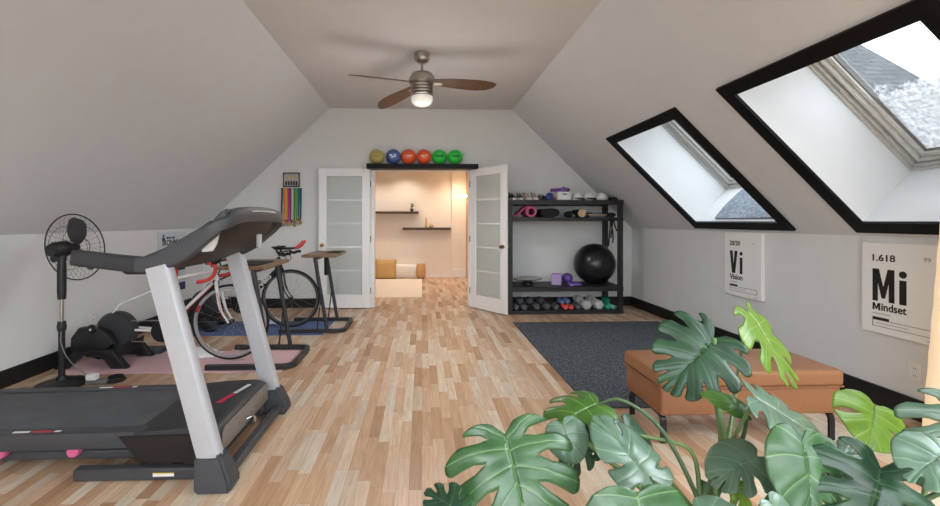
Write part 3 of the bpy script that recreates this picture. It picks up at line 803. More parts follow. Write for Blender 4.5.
# ================================================================== bicycles
mat('frame white', (222, 222, 224), .25, var=.02, coat=.4); mat('frame black', (24, 24, 27), .25, var=.05, coat=.4); mat('frame red', (186, 40, 44), .3, coat=.3)
mat('tape red', (208, 70, 66), .7, var=.05, scale=200, bump=.1); mat('rim grey', (104, 104, 108), .3, .6); mat('tyre', (26, 26, 27), .85, var=.08)
mat('spoke steel', (170, 170, 172), .3, 1); mat('rim silver', (186, 186, 188), .3, .6)
def make_bike(label, loc, rotz, kind):
    """origin on the floor under the rear axle; front wheel towards +X"""
    b = thing('bicycle', label, 'bicycle', (0, 0, 0))
    RA, FA, BB = V((0, 0, .335)), V((1.07, 0, .341)), V((.50, 0, .275))
    SC, HT, HB = V((.44, 0, .70)), V((.915, 0, .84)), V((.95, 0, .715))
    if kind == 'tri': HT = V((.925, 0, .83))
    main = 'frame white' if kind == 'road' else 'frame black'
    def tb(name, pts, r, m, par=b, seg=12): return MB().tube(pts, r, seg).build(name, m, par)
    dt = tb('down_tube', [HB, HB.lerp(BB, .5), BB], [.026, .029, .027], 'frame black')
    tb('top_tube', [HT - V((-.004, 0, .035)), SC], [.019, .017], main)
    tb('seat_tube', [SC + V((-.01, 0, .03)), BB], [.017, .019], 'frame black')
    tb('head_tube', [HT, HB], .022, main)
    if kind == 'road':
        off = V((0, -.024, .012))
        tb('decal', [HB.lerp(BB, .06) + off, HB.lerp(BB, .92) + off], .015, 'frame white', dt, 8)
        tb('decal', [HB.lerp(BB, .06) + V((0, -.027, -.012)), HB.lerp(BB, .92) + V((0, -.027, -.014))], .0025, 'frame red', dt, 8)
    for s in (-1, 1):
        tb('chain_stay', [BB + V((-.03, s * .03, 0)), V((.18, s * .05, .295)), RA + V((0, s * .065, 0))], [.012, .011, .009], main)
        tb('seat_stay', [SC + V((0, s * .02, -.05)), V((.14, s * .05, .52)), RA + V((0, s * .065, 0))], [.008, .008, .007], main)
        tb('fork_blade', smooth_path([HB + V((0, s * .02, -.005)), HB + V((.015, s * .045, -.06)), HB + V((.05, s * .05, -.25)), FA + V((0, s * .05, 0))]), [.016] * 5 + [.013] * 4 + [.009] * 4, 'frame white' if kind == 'road' else 'frame black')
        if kind == 'road':
            MB().tube([HB + V((.024, s * .062, -.10)), HB + V((.075, s * .060, -.34))], .003, 6).build('decal', 'frame red', b)
    sp = tb('seat_post', [SC, SC + V((-.045, 0, .17))], .0145, 'black metal')
    sd = MB(); rs = []
    for t, w, h, dzz in ((0, .068, .02, .012), (.15, .066, .03, .006), (.4, .045, .03, 0), (.65, .022, .026, .002), (.9, .017, .022, .004), (1, .010, .014, .0)):
        x = SC.x - .16 + .26 * t; z = SC.z + .20 + dzz
        rs.append([V((x, w * math.cos(a), z + h * (math.sin(a) if math.sin(a) > 0 else .6 * math.sin(a)))) for a in [2 * math.pi * k / 14 for k in range(14)]])
    sd.rings(rs).build('saddle', 'black rubber', b, sub=1, ang=80)
    # front wheel
    wt = MB().torus(FA, .329, .0125, 'Y', 64, 10).build('front_wheel', 'tyre', b)
    rimM = 'rim silver' if kind == 'road' else 'rim grey'
    rim = MB(); pth = [V((FA.x + .309 * math.cos(2 * math.pi * k / 64), 0, FA.z + .309 * math.sin(2 * math.pi * k / 64))) for k in range(64)]
    rim.sweep(pth, [(-.009, -.011), (.009, -.011), (.010, .012), (0, .013), (-.010, .012)], side=(0, 1, 0), closed=True).build('rim', rimM, wt)
    if kind == 'road':
        for a0 in (150, 330):
            MB().sweep(arc((FA.x, -.0112, FA.z), .309, a0, a0 + 13, 6), [(-.0006, -.012), (.0006, -.012), (.0006, .012), (-.0006, .012)], side=(0, 1, 0)).build('rim_decal', 'frame red', wt)
    spk = MB()
    for k in range(20):
        a = 2 * math.pi * k / 20; a2 = a + (R(14) if k % 2 else -R(14)); s = 1 if k % 2 else -1
        spk.tube([FA + V((.018 * math.cos(a2 + R(50) * s), s * .03, .018 * math.sin(a2 + R(50) * s))), FA + V((.299 * math.cos(a), 0, .299 * math.sin(a)))], .0011, 4)
    spk.build('spokes', 'spoke steel', wt)
    MB().lathe([(.001, -.05), (.011, -.05), (.012, -.036), (.022, -.032), (.014, -.02), (.014, .02), (.022, .032), (.012, .036), (.011, .05), (.001, .05)], FA, 'Y', 14).build('hub', 'black metal', wt)
    # cranks
    MB().lathe([(.06, -.055), (.096, -.055), (.098, -.051), (.06, -.051)], BB, 'Y', 40).build('chainring', 'black metal', b)
    for s, a in ((-1, -20), (1, 160)):
        e = BB + V((.17 * math.cos(R(a)), s * .075, .17 * math.sin(R(a))))
        cr = MB().tube([BB + V((0, s * .062, 0)), e], [.013, .010], 8).build('crank_arm', 'black metal', b)
        MB().box(e + V((-.045, s * .012 - .02 + s * .03, -.008)), e + V((.045, s * .012 + .02 + s * .03, .008)), b=.005).build('pedal', 'black metal', cr)
    ch = MB().tube([BB + V((0, -.053, .096)), RA + V((.0, -.053, .04))], .004, 6); ch.tube([BB + V((0, -.053, -.096)), V((.05, -.053, .20)), V((.02, -.053, .26)), RA + V((0, -.053, -.04))], .004, 6)
    ch.build('chain', 'brushed nickel', b)
    MB().box((-.02, -.065, .20), (.06, -.05, .30), b=.005).build('rear_derailleur', 'black metal', b)
    # bottle cage on the down tube
    cg = MB(); q = HB.lerp(BB, .6); d = (HB - BB).normalized(); u = V((-d.z, 0, d.x))
    for k in (-1, 1): cg.tube(smooth_path([q + u * .03 - d * .08, q + u * .05 + V((0, k * .036, 0)) - d * .06, q + u * .075 + V((0, k * .04, 0)) + d * .03, q + u * .05 + V((0, k * .03, 0)) + d * .09, q + u * .03 + d * .05]), .004, 6)
    cg.build('bottle_cage', 'black plastic', b)
    if kind == 'road':
        tb('stem', [HT + V((-.004, 0, .025)), HT + V((.035, 0, .05))], .017, 'frame black')
        tb('steerer_cap', [HT, HT + V((-.008, 0, .045))], .02, 'frame black')
        c = HT + V((.035, 0, .05))
        MB().tube([c + V((0, -.2, 0)), c + V((0, .2, 0))], .0135, 12).build('handlebar', 'frame black', b)
        for s in (-1, 1):
            pth = smooth_path([c + V((0, s * .17, 0)), c + V((.02, s * .2, 0)), c + V((.055, s * .205, -.005)), c + V((.078, s * .208, -.05)), c + V((.055, s * .21, -.11)), c + V((.0, s * .212, -.145)), c + V((-.075, s * .214, -.16))])
            MB().tube(pth, .0165, 12).build('bar_tape', 'tape red', b)
            hd_ = MB().tube(smooth_path([c + V((.05, s * .206, .0)), c + V((.095, s * .206, .02)), c + V((.115, s * .206, .065))]), [.019, .02, .02, .019, .018, .019, .018, .016, .012], 10).build('brake_hood', 'black rubber', b)
            MB().tube(smooth_path([c + V((.108, s * .206, .02)), c + V((.12, s * .206, -.03)), c + V((.095, s * .21, -.10))]), .006, 6).build('brake_lever', 'black metal', hd_)
    else:
        tb('stem', [HT + V((0, 0, .02)), HT + V((.06, 0, .055))], .018, 'frame black')
        c = HT + V((.065, 0, .065))
        hb_ = MB()
        hb_.sweep([c + V((0, -.2, .0)), c + V((0, 0, .0)), c + V((0, .2, 0))], [(-.022, -.008), (.022, -.008), (.024, 0), (.022, .008), (-.022, .008), (-.024, 0)], side=(1, 0, 0)).build('handlebar', 'frame black', b)
        for s in (-1, 1):
            MB().tube(smooth_path([c + V((-.005, s * .2, -.0)), c + V((.05, s * .2, -.03)), c + V((.11, s * .2, -.012)), c + V((.14, s * .2, -.02))]), [.014] * 4 + [.017] * 9, 10).build('bull_horn', 'black rubber', b)
            ex = MB().tube(smooth_path([c + V((-.10, s * .055, .035)), c + V((.05, s * .05, .035)), c + V((.16, s * .045, .04))]), .0115, 10).build('aero_extension', 'frame black', b)
            MB().tube([c + V((.15, s * .045, .04)), c + V((.20, s * .045, .075)), c + V((.24, s * .045, .125))], [.017, .0165, .014], 10).build('extension_grip', 'tape red', ex)
            MB().box(c + V((-.11, s * .085 - .035, .045)), c + V((-.01, s * .085 + .035, .062)), b=.008).build('arm_pad', 'black rubber', b)
            MB().tube([c + V((-.06, s * .07, 0)), c + V((-.06, s * .08, .05))], .013, 8).build('pad_riser', 'black metal', b)
            MB().tube(smooth_path([c + V((.0, s * .10, -.01)), c + V((.06, s * .08, -.09)), c + V((.0, s * .03, -.13)), c + V((-.06, 0, -.12))]), .004, 6).build('brake_cable', 'black rubber', b)
        d = (HB - BB).normalized(); y_ = V((0, -1, 0)); n_ = d.cross(V((0, 0, 1)))
        z_ = V((0, -1, 0)); yv = z_.cross(d)
        text_part('lettering', 'cerv\u00e9lo', .085, frame(d, yv, z_, BB.lerp(HB, .30) + V((0, -.0305, 0)) - yv * .022), 'label white', dt, bold=.003, sx=1.15)
    b.location = loc; b.rotation_euler = (0, 0, rotz)
    return b
make_bike('white and red road bicycle with red bar tape on the trainer nearest the treadmill', (-2.80, 3.93, .0065), R(1.5), 'road')
make_trainer('black smart bike trainer on the pink mat by the left wall', (-2.80, 3.93, .0065))
make_bike('black time trial bicycle with white frame lettering and red grips near the back wall', (-2.62, 5.14, .0065), R(0), 'tri')
make_trainer('black smart bike trainer on the blue mat near the back wall', (-2.62, 5.14, .0065))

# ================================================================== cycling desks
mat('desk frame', (52, 53, 57), .4, .3, var=.1)
wood_mat('desk wood', (98, 74, 56), (136, 106, 82), (14, 2, 14), .45)
def make_desk(label, xr, y0, bx0, bx1, strap=False):
    """U base open to -X, right end at xr"""
    d = thing('cycling_desk', label, 'desk', (xr, y0 + .3, 0))
    y1 = y0 + .58
    u = smooth_path([(xr - .72, y0, 0), (xr - .35, y0, 0), (xr - .09, y0, 0), (xr - .02, y0 + .035, 0), (xr, y0 + .11, 0), (xr, y0 + .29, 0), (xr, y1 - .11, 0), (xr - .02, y1 - .035, 0), (xr - .09, y1, 0), (xr - .35, y1, 0), (xr - .72, y1, 0)], 4)
    MB().sweep([V((p.x, p.y, .0285)) for p in u], [(-.02, -.02), (.02, -.02), (.02, .02), (-.02, .02)], side=None).build('base', 'desk frame', d)
    for y in (y0, y1):
        lg = MB().tube([(xr - .19, y, .04), (xr - .325, y, .85)], .021, 12).build('leg', 'desk frame', d)
        MB().tube([(xr - .255, y, .42), (xr - .30, y, .05)], .008, 8).build('brace', 'desk frame', d)
        MB().lathe([(.001, -.03), (.014, -.03), (.014, .03), (.001, .03)], (xr - .262, y, .44), 'Y', 10).build('knob', 'black plastic', lg)
    MB().tube([(xr - .322, y0, .835), (xr - .322, y1, .835)], .018, 10).build('top_bar', 'desk frame', d)
    MB().box((xr - .42, y0 + .12, .842), (xr - .24, y0 + .46, .855), b=.003).build('mount_plate', 'desk frame', d)
    MB().box((bx0, y0 - .10, .857), (bx1, y1 + .0, .887), b=.005).build('desktop', 'desk wood', d)
    if strap: MB().box((xr - .26, y0 + .16, .63), (xr - .22, y0 + .21, .856), b=.008).build('strap', 'black rubber', d)
    return d
make_desk('cycling desk with wooden top straddling the pink mat', -1.10, 3.685, -1.68, -1.30)
make_desk('cycling desk with wooden top straddling the blue mat by the left door leaf', -.875, 4.865, -1.325, -.95, True)
tag(MB().box((-1.66, 3.63, .887), (-1.36, 4.02, .895), b=.004).build('desk_pad', 'black rubber'), 'black pad on the desk over the pink mat', 'pad')
tag(MB().box((-1.12, 5.05, .887), (-.965, 5.40, .893), b=.003).build('desk_pad', 'black rubber'), 'black pad on the desk over the blue mat', 'pad')

# ================================================================== left wall: race banner, outlet; back wall: medal rack
mat('banner white', (206, 214, 220), .7, var=.03, scale=30); mat('banner blue', (38, 62, 92), .7, var=.15, scale=14); mat('banner red', (206, 62, 44), .7); mat('ink', (26, 26, 30), .6, var=.02); mat('ink grey', (120, 120, 120), .6); mat('banner navy', (40, 44, 96), .7)
bn = thing('race_poster', 'tall white and blue race poster on the left wall behind the road bicycle', 'poster', (XL, 5.5, .7))
MB().box((XL + .001, 5.24, .36), (XL + .008, 5.84, 1.12)).build('sheet', 'banner white', bn)
MB().box((XL + .008, 5.24, .62), (XL + .010, 5.84, .84)).build('picture', 'banner blue', bn)
MB().prism([(5.50, .47), (5.64, .47), (5.68, .64), (5.63, .72), (5.54, .70)], lambda p, q, w: V((w, p, q)), XL + .010, XL + .012).build('figure', 'banner red', bn)
MB().box((XL + .008, 5.27, .36), (XL + .010, 5.84, .46)).build('picture', 'banner navy', bn)
ML = lambda y, z: frame(V((0, 1, 0)), V((0, 0, 1)), V((1, 0, 0)), V((XL + .0085, y, z)))
text_part('lettering', 'IRONMAN', .1, ML(5.34, .955), 'ink', bn, bold=.003, fit=(.45, .075))
MB().lathe([(.001, 0), (.018, 0), (.018, .001), (.001, .001)], (XL + .0085, 5.36, 1.075), 'X', 12).build('emblem', 'banner blue', bn)
MB().prism([(5.33, 1.01), (5.345, 1.01), (5.345, 1.035), (5.36, 1.02), (5.375, 1.035), (5.375, 1.01), (5.39, 1.01), (5.39, 1.055), (5.33, 1.055)], lambda p, q, w: V((w, p, q)), XL + .008, XL + .0095).build('emblem', 'banner blue', bn)
for k, (a, b_) in enumerate(((5.42, 5.47), (5.48, 5.52), (5.54, 5.60))): MB().box((XL + .008, a, 1.04), (XL + .0092, b_, 1.062)).build('small_print', 'banner blue', bn)
def outlet(name_label, M):
    o = thing('outlet', name_label, 'outlet', M.translation)
    MB().box((-.036, -.058, .0), (.036, .058, .006), b=.002, M=M).build('plate', 'outlet white', o)
    for s in (-1, 1):
        MB().box((-.017, s * .024 - .016, .005), (.017, s * .024 + .016, .008), b=.001, M=M).build('socket', 'outlet white', o)
        for k in (-.006, .006): MB().box((k - .0015, s * .024 - .003, .0078), (k + .0015, s * .024 + .007, .0084), M=M).build('slot', 'outlet slot', o)
outlet('white wall outlet low on the left wall above the near bike trainer', frame(V((0, 1, 0)), V((0, 0, 1)), V((1, 0, 0)), V((XL + .0005, 4.24, .335))))
mrack = thing('medal_hanger', 'dark metal medal hanger with a small framed race sign by the left door leaf', 'medal hanger', (-1.92, YB, 1.75))
mx0, mx1 = ax(281, 6.28), ax(302, 6.28); zb_ = az(189, 6.28, 290)
MB().tube([(mx0, YB - .045, zb_), (mx1, YB - .045, zb_)], .007, 8).build('bar', 'black metal', mrack)
for x in (mx0 + .015, mx1 - .015): MB().tube([(x, YB - .001, zb_), (x, YB - .045, zb_)], .006, 8).build('bracket', 'black metal', mrack)
sx0, sx1, sz0, sz1 = ax(283, 6.3), ax(299.5, 6.3), az(187, 6.3, 290), az(172.5, 6.3, 290)
sg = MB(); sg.box((sx0, YB - .02, sz0), (sx1, YB - .001, sz0 + .015)); sg.box((sx0, YB - .02, sz1 - .015), (sx1, YB - .001, sz1)); sg.box((sx0, YB - .02, sz0), (sx0 + .012, YB - .001, sz1)); sg.box((sx1 - .012, YB - .02, sz0), (sx1, YB - .001, sz1))
sgo = sg.build('sign_frame', 'ink', mrack)
MB().box((sx0 + .01, YB - .012, sz0 + .01), (sx1 - .01, YB - .002, sz1 - .01)).build('sign_face', mat('sign photo', (178, 176, 172), .5, var=.25, scale=30), sgo)
MB().box((sx0 + .05, YB - .0135, sz1 - .075), (sx1 - .05, YB - .012, sz1 - .055)).build('sign_print', mat('sign amber', (206, 164, 84), .5), sgo)
for k in range(5): MB().box((sx0 + .03 + k * .037, YB - .0135, sz0 + .025), (sx0 + .055 + k * .037, YB - .012, sz0 + .085)).build('sign_print', 'ink', sgo)
ribs = [('blue', (58, 88, 138)), ('orange', (226, 140, 52)), ('yellow', (232, 178, 66)), ('magenta', (206, 44, 128)), ('plum', (110, 60, 92)), ('white', (214, 216, 214)), ('green', (66, 144, 62)), ('lime', (118, 170, 70)), ('teal', (34, 118, 124)), ('deep teal', (26, 92, 108))]
for k, (nm, c) in enumerate(ribs):
    t = k / (len(ribs) - 1); x = mx0 + .02 + (mx1 - mx0 - .04) * t
    zl = zb_ - (.42 if nm in ('blue', 'teal', 'deep teal') else .46) - .03 * math.sin(k * 2.3); lean = -.012 if k == 0 else 0
    md_ = thing('medal', 'race medal on a %s ribbon %s' % (nm, 'at the left end of the hanger' if k == 0 else 'at the right end of the hanger' if k == 9 else 'hanging between the %s and %s ribbons' % (ribs[k - 1][0], ribs[k + 1][0])), 'medal', (x, YB - .045, zb_), 'medals on the hanger')
    m_ = mat('ribbon ' + nm, c, .6, var=.12, scale=25)
    rb_ = MB()
    for yy, w_ in ((YB - .056, 0), (YB - .036, .004)):
        rb_.rings([[V((x - .011 + w_, yy, zb_ + .010)), V((x + .011 + w_, yy, zb_ + .010)), V((x + .011 + w_, yy + .002, zb_ + .010)), V((x - .011 + w_, yy + .002, zb_ + .010))],
                   [V((x - .011 + lean, YB - .05 - (0 if w_ else .004), zl)), V((x + .011 + lean, YB - .05 - (0 if w_ else .004), zl)), V((x + .011 + lean, YB - .049 - (0 if w_ else .002), zl)), V((x - .011 + lean, YB - .049 - (0 if w_ else .002), zl))]])
    rb_.box((x - .011, YB - .056, zb_ + .009), (x + .013, YB - .034, zb_ + .011))
    rb_.build('ribbon', m_, md_)
    mm = mat('medal ' + ('gold', 'silver', 'bronze')[k % 3], ((172, 144, 84), (150, 152, 148), (156, 108, 72))[k % 3], .4, .8, var=.25, scale=120)
    MB().lathe([(.001, -.004), (.024, -.003), (.027, -.002), (.027, .002), (.024, .003), (.001, .004)], (x + lean, YB - .044 - (k % 2) * .014, zl - .032), 'Y', 20).build('disc', mm, md_)
# ================================================================== storage rack
wood_mat('black stained wood', (26, 25, 26), (42, 40, 41), (2, 14, 14), .5)
RKX0, RKX1, RKY0, RKY1, PW = 1.16, 2.735, 5.755, 6.275, .062
RZT = az(199.8, RKY0, 560); RZ2 = az(217.4, RKY0 + .02, 560); RZ3 = az(286.8, RKY0, 560)
rk = thing('storage_rack', 'black stained timber storage rack against the back wall right of the door', 'rack', ((RKX0 + RKX1) / 2, 6.03, 0))
for x in (RKX0, RKX1 - PW):
    MB().box((x, RKY0, 0), (x + PW, RKY0 + .05, RZT - .002), b=.003).build('post', 'black stained wood', rk)
    MB().box((x - (.0 if x < 2 else .012), RKY1 - .05, 0), (x + PW, RKY1, RZT - .002), b=.003).build('post', 'black stained wood', rk)
for nm, z, th in (('shelf', RZT, .066), ('shelf', RZ2, .05), ('shelf', RZ3, .062)):
    s = MB().box((RKX0 + .0, RKY0 - .002, z - .02), (RKX1, RKY1, z), b=.002).build(nm, 'black stained wood', rk)
    MB().box((RKX0, RKY0 - .012, z - th), (RKX1, RKY0 + .02, z - .001), b=.003).build('front_rail', 'black stained wood', s)
    MB().box((RKX0, RKY1 - .03, z - th), (RKX1, RKY1 - .001, z - .02), b=.003).build('back_rail', 'black stained wood', s)
BZ = .045
s = MB().box((RKX0, RKY0, .02), (RKX1, RKY1, BZ), b=.002).build('shelf', 'black stained wood', rk)
MB().box((RKX0, RKY0 - .012, 0), (RKX1, RKY0 + .02, BZ + .004), b=.003).build('front_rail', 'black stained wood', s)
for a, b_ in (((RKX0 + .06, RZ3 - .04), (RKX0 + .24, .13)), ((RKX1 - .42, RZ3 - .04), (RKX1 - .54, .16))):
    MB().tube([(a[0], RKY1 - .045, a[1]), (b_[0], RKY1 - .045, b_[1] + .12)], .004, 6).build('brace_wire', 'black metal', rk)

def on(u, y): return ax(u, y)
# --- top shelf
mat('shoe black', (28, 28, 31), .6); mat('shoe beige', (188, 158, 146), .7, var=.06); mat('shoe sole', (214, 210, 204), .6)
def shoe(label, c, ang, upper, group, sole):
    """toe towards the camera"""
    t = thing('shoe', label, 'shoe', c, group)
    M = Matrix.Translation(V(c)) @ Matrix.Rotation(ang, 4, 'Z') @ Matrix.Diagonal((1, 1.1, 1.3, 1))
    rs = []
    for q, w, h in ((-.14, .020, .020), (-.125, .034, .036), (-.08, .045, .05), (-.03, .043, .066), (.02, .038, .082), (.06, .038, .084), (.10, .038, .086), (.13, .03, .084), (.142, .015, .075)):
        rs.append([M @ V((w * math.cos(a) * (1 if math.sin(a) < .2 else .82), q, .018 + max(0, (h - .018) * max(-.2, math.sin(a))))) for a in [2 * math.pi * k / 14 for k in range(14)]])
    MB().rings(rs).build('upper', upper, t, ang=70, sub=1)
    rs = [[M @ V((w * .9, q, 0)), M @ V((w, q, .022)), M @ V((-w, q, .022)), M @ V((-w * .9, q, 0))] for q, w in ((-.147, .02), (-.125, .038), (-.07, .048), (0, .04), (.07, .038), (.12, .036), (.148, .02))]
    MB().rings(rs).build('sole', sole, t)
    MB().torus(M @ V((0, .085, .082)), .027, .006, 'Z', 20, 6).build('collar', 'black rubber', t)
    for k in range(3): MB().tube([M @ V((-.025, -.02 + k * .024, .062 + k * .006)), M @ V((0, -.022 + k * .024, .076 + k * .007)), M @ V((.025, -.02 + k * .024, .062 + k * .006))], .003, 5).build('lace', sole, t)
ys = 5.97
shoe('black shoe at the left end of the rack top', (on(511.9, ys), ys, RZT), R(2), 'shoe black', 'black shoes', 'shoe sole')
shoe('black shoe beside the beige pair on the rack top', (on(519.6, ys), ys, RZT), R(-3), 'shoe black', 'black shoes', 'shoe sole')
shoe('beige pink shoe next to the black shoes on the rack top', (on(526.6, ys), ys, RZT), R(2), 'shoe beige', 'beige shoes', 'shoe sole')
shoe('beige pink shoe next to the dark jar on the rack top', (on(534.2, ys), ys, RZT), R(-2), 'shoe beige', 'beige shoes', 'shoe sole')
jr = thing('jar', 'dark jar with a pale lid beside the beige shoes', 'jar', (on(541, ys), ys, RZT))
MB().lathe([(.001, 0), (.045, 0), (.048, .01), (.048, .06), (.04, .068), (.001, .068)], (on(541, ys), ys, RZT), seg=20).build('body', mat('jar dark', (52, 46, 44), .3), jr)
MB().lathe([(.001, .068), (.04, .068), (.04, .09), (.001, .092)], (on(541, ys), ys, RZT), seg=20).build('lid', mat('jar lid', (160, 172, 168), .4), jr)
rs_ = thing('strap_roll', 'rolled blue webbing strap on the rack top between jar and white box', 'strap', (on(549.5, 5.92), 5.92, RZT))
MB().torus((on(549.5, 5.92), 5.92, RZT + .055), .04, .016, 'Y', 28, 8).build('roll', mat('blue webbing', (62, 78, 148), .7, var=.2, scale=60), rs_)
MB().torus((on(549.5, 5.92), 5.92, RZT + .055), .014, .010, 'Y', 20, 8).build('core', 'blue webbing', rs_)
mat('brown case', (84, 60, 50), .6)
tag(MB().box((on(544, 6.02), 6.0, RZT + .0005), (on(549, 6.05), 6.1, RZT + .07), b=.008).build('case', 'brown case'), 'small brown case behind the blue strap roll', 'case')
tag(MB().box((on(550, 6.1), 5.95, RZT + .0005), (on(553.6, 6.1), 6.1, RZT + .05), b=.008).build('case', mat('tan case', (150, 112, 84), .6)), 'small tan case against the left side of the white box', 'case')
bxx0, bxx1, by0 = on(557.8, 5.88), on(571.5, 5.88), 5.88
wb = thing('storage_box', 'white storage box with a dark handle slot on the rack top', 'box', ((bxx0 + bxx1) / 2, 5.98, RZT))
MB().box((bxx0, by0, RZT + .0005), (bxx1, 6.10, RZT + .118), b=.004).build('box_body', 'white plastic', wb)
cxm = on(565, 5.875); MB().box((cxm - .032, by0 - .001, RZT + .078), (cxm + .032, by0 + .003, RZT + .094)).build('handle_slot', 'ink', wb)
# rolled purple and orange bands lying on the box
mat('purple band', (112, 64, 150), .6, var=.12, scale=30); mat('lilac band', (148, 110, 196), .6); mat('maroon glove', (112, 40, 48), .6, var=.1)
z_ = RZT + .118
tag(MB().tube(smooth_path([(bxx0 - .07, 5.99, z_ + .025), (bxx0 + .04, 5.97, z_ + .034), (bxx1 - .10, 5.95, z_ + .032), (bxx1 - .03, 5.96, z_ + .03)]), .024, 12).build('band', 'purple band'), 'purple exercise band laid across the top of the white box', 'band')
tag(MB().torus(((bxx0 + bxx1) / 2, 5.92, z_ + .036), .026, .014, 'Y', 24, 8, ).build('band', 'lilac band'), 'lilac rolled exercise band on the front edge of the white box', 'band')
tag(MB().ball((bxx1 - .012, 6.03, z_ + .034), .035, 16, (1.25, .9, .95)).build('glove', 'maroon glove'), 'dark maroon glove at the right end on the white box', 'glove')
# caps
mat('cap white', (226, 225, 226), .85, var=.02, scale=60); mat('cap navy', (44, 48, 60), .8); mat('cap black', (24, 24, 26), .85)
def cap(label, c, ang, crown, brim, r=.085):
    t = thing('cap', label, 'cap', c, 'caps on the rack top')
    M = Matrix.Translation(V(c)) @ Matrix.Rotation(ang, 4, 'Z')
    MB().lathe([(r, 0), (r * 1.0, .02), (r * .95, .05), (r * .78, .082), (r * .45, .104), (.002, .112)], seg=24, M=M).build('crown', crown, t)
    b = MB(); rr = []
    for k in range(13):
        a = R(200 + 140 * k / 12); o = 1 + .72 * math.sin(math.pi * k / 12) ** .6
        p, q = V((math.cos(a) * r * .96, math.sin(a) * r * .96, .034)), V((math.cos(a) * r * (.98 + .04 * o), math.sin(a) * r * o, .001 + .024 * abs(math.cos(a))))
        rr.append([M @ p, M @ q, M @ (q + V((0, 0, .004))), M @ (p + V((0, 0, .004)))])
    b.rings(rr).build('brim', brim, t)
    MB().ball(M @ V((0, 0, .113)), .007, 10).build('button', crown, t)
cap('white cap with a dark navy brim beside the white storage box', (on(577.2, 5.95), 5.95, RZT), R(25), 'cap white', 'cap navy', .078)
cap('white cap with a navy brim, second cap from the white storage box', (on(589.5, 5.95), 5.95, RZT), R(10), 'cap white', 'cap navy', .082)
cap('plain all white cap nearest the right end of the rack top', (on(601.3, 5.95), 5.95, RZT), R(-15), 'cap white', 'cap white', .082)
tag(MB().ball((on(614, 5.9), 5.92, RZT + .024), .056, 18, (1.35, 1.1, .42)).ball((on(611, 5.9), 5.85, RZT + .018), .03, 12, (1.5, 1, .6)).build('glove', 'cap black'), 'black glove at the right end of the rack top', 'glove')
# --- second shelf
mat('pink yoga mat', (182, 84, 128), .8, var=.04, scale=60); mat('black yoga mat', (28, 28, 30), .85); mat('cork', (205, 180, 150), .8, var=.1, scale=60)
def rolled(label, cx, y0, y1, r, m, tail, turns=2.3, r0=.050):
    """a mat rolled about Y; its open end trails off to one side"""
    b = MB(); path = []; n = 60; c = V((cx, 0, RZ2 + r + .001))
    for i in range(n + 1):
        t = i / n; a = R(90) + t * turns * 2 * math.pi; rr_ = r - .004 - (r - r0) * t
        path.append(V((c.x + rr_ * math.cos(a), (y0 + y1) / 2, c.z + rr_ * math.sin(a))))
    lead = [V((c.x + dx_, (y0 + y1) / 2, c.z + dz_)) for dx_, dz_ in tail]
    path = smooth_path(lead + [path[0]], 5)[:-1] + path
    w = (y1 - y0) / 2
    b.sweep(path, [(-w, -.0065), (w, -.0065), (w, .0065), (-w, .0065)], side=(0, 1, 0))
    return tag(b.build('rolled_mat', m, ang=60), label, 'rolled mat')
rolled('pink rolled yoga mat with its loose end trailing left on the second shelf', on(531, 5.82), 5.80, 6.10, .080, 'pink yoga mat', [(-.245, -.045), (-.225, -.062), (-.18, -.04), (-.11, .03), (-.055, .068)])
bm_ = MB(); pr_ = [(math.copysign(abs(math.cos(a)) ** .8, math.cos(a)) * .13, math.copysign(abs(math.sin(a)) ** .8, math.sin(a)) * .062) for a in [2 * math.pi * k / 24 for k in range(24)]]
xc_ = on(549, 5.9)
bm_.rings([[V((xc_ + p, y, RZ2 + .064 + q)) for p, q in pr_] for y in (5.84, 5.85, 6.22, 6.23)])
tag(bm_.build('rolled_mat', 'black yoga mat'), 'flattened black rolled mat beside the pink yoga mat', 'rolled mat')
mat('green foam', (104, 168, 84), .8)
bg_ = thing('pouch', 'black soft pouch with a green toggle on the second shelf', 'pouch', (on(570, 5.9), 5.95, RZ2))
MB().ball((on(570.5, 5.92), 5.96, RZ2 + .046), .05, 20, (1.6, 1.5, .9)).build('body', 'black yoga mat', bg_)
MB().ball((on(574, 5.85), 5.86, RZ2 + .023), .022, 14).build('toggle', 'green foam', bg_)
fr_ = thing('foam_roller', 'black foam roller with a cream end beside the black pouch', 'foam roller', (on(582, 5.84), 5.84, RZ2))
MB().lathe([(.014, 0), (.052, 0), (.056, .006), (.056, .02), (.014, .02)], (on(582, 5.84), 5.83, RZ2 + .058), 'Y', 28).build('end_cap', 'cork', fr_)
MB().lathe([(.014, .02), (.0565, .02), (.0565, .30), (.014, .30)], (on(582, 5.84), 5.83, RZ2 + .058), 'Y', 28).build('roller', 'black yoga mat', fr_)
MB().lathe([(.001, .004), (.0145, .004), (.0145, .006), (.001, .006)], (on(582, 5.84), 5.83, RZ2 + .058), 'Y', 16).build('core', mat('core tan', (170, 150, 128), .8), fr_)
mat('board tan', (176, 162, 132), .7); mat('board grey', (96, 98, 112), .7); mat('board violet', (92, 86, 112), .7)
z_ = RZ2 + .0005
for k, (m, x0, x1, h, lb) in enumerate((('board grey', 590, 605, .026, 'flat grey book at the bottom of the pile on the second shelf'), ('board tan', 588.5, 607, .02, 'flat tan board in the middle of the pile on the second shelf'), ('board violet', 592, 602, .02, 'small violet grey notebook on top of the pile'))):
    tag(MB().box((on(x0, 5.86), 5.86, z_), (on(x1, 5.86), 6.12, z_ + h), b=.002).build('flat_board' if k == 1 else 'book', m), lb, 'board' if k == 1 else 'book', 'pile on the second shelf'); z_ += h + .0005
hs = thing('harness', 'black strap harness hanging from the right end of the second shelf', 'harness', (on(611, 5.8), 5.80, RZ2))
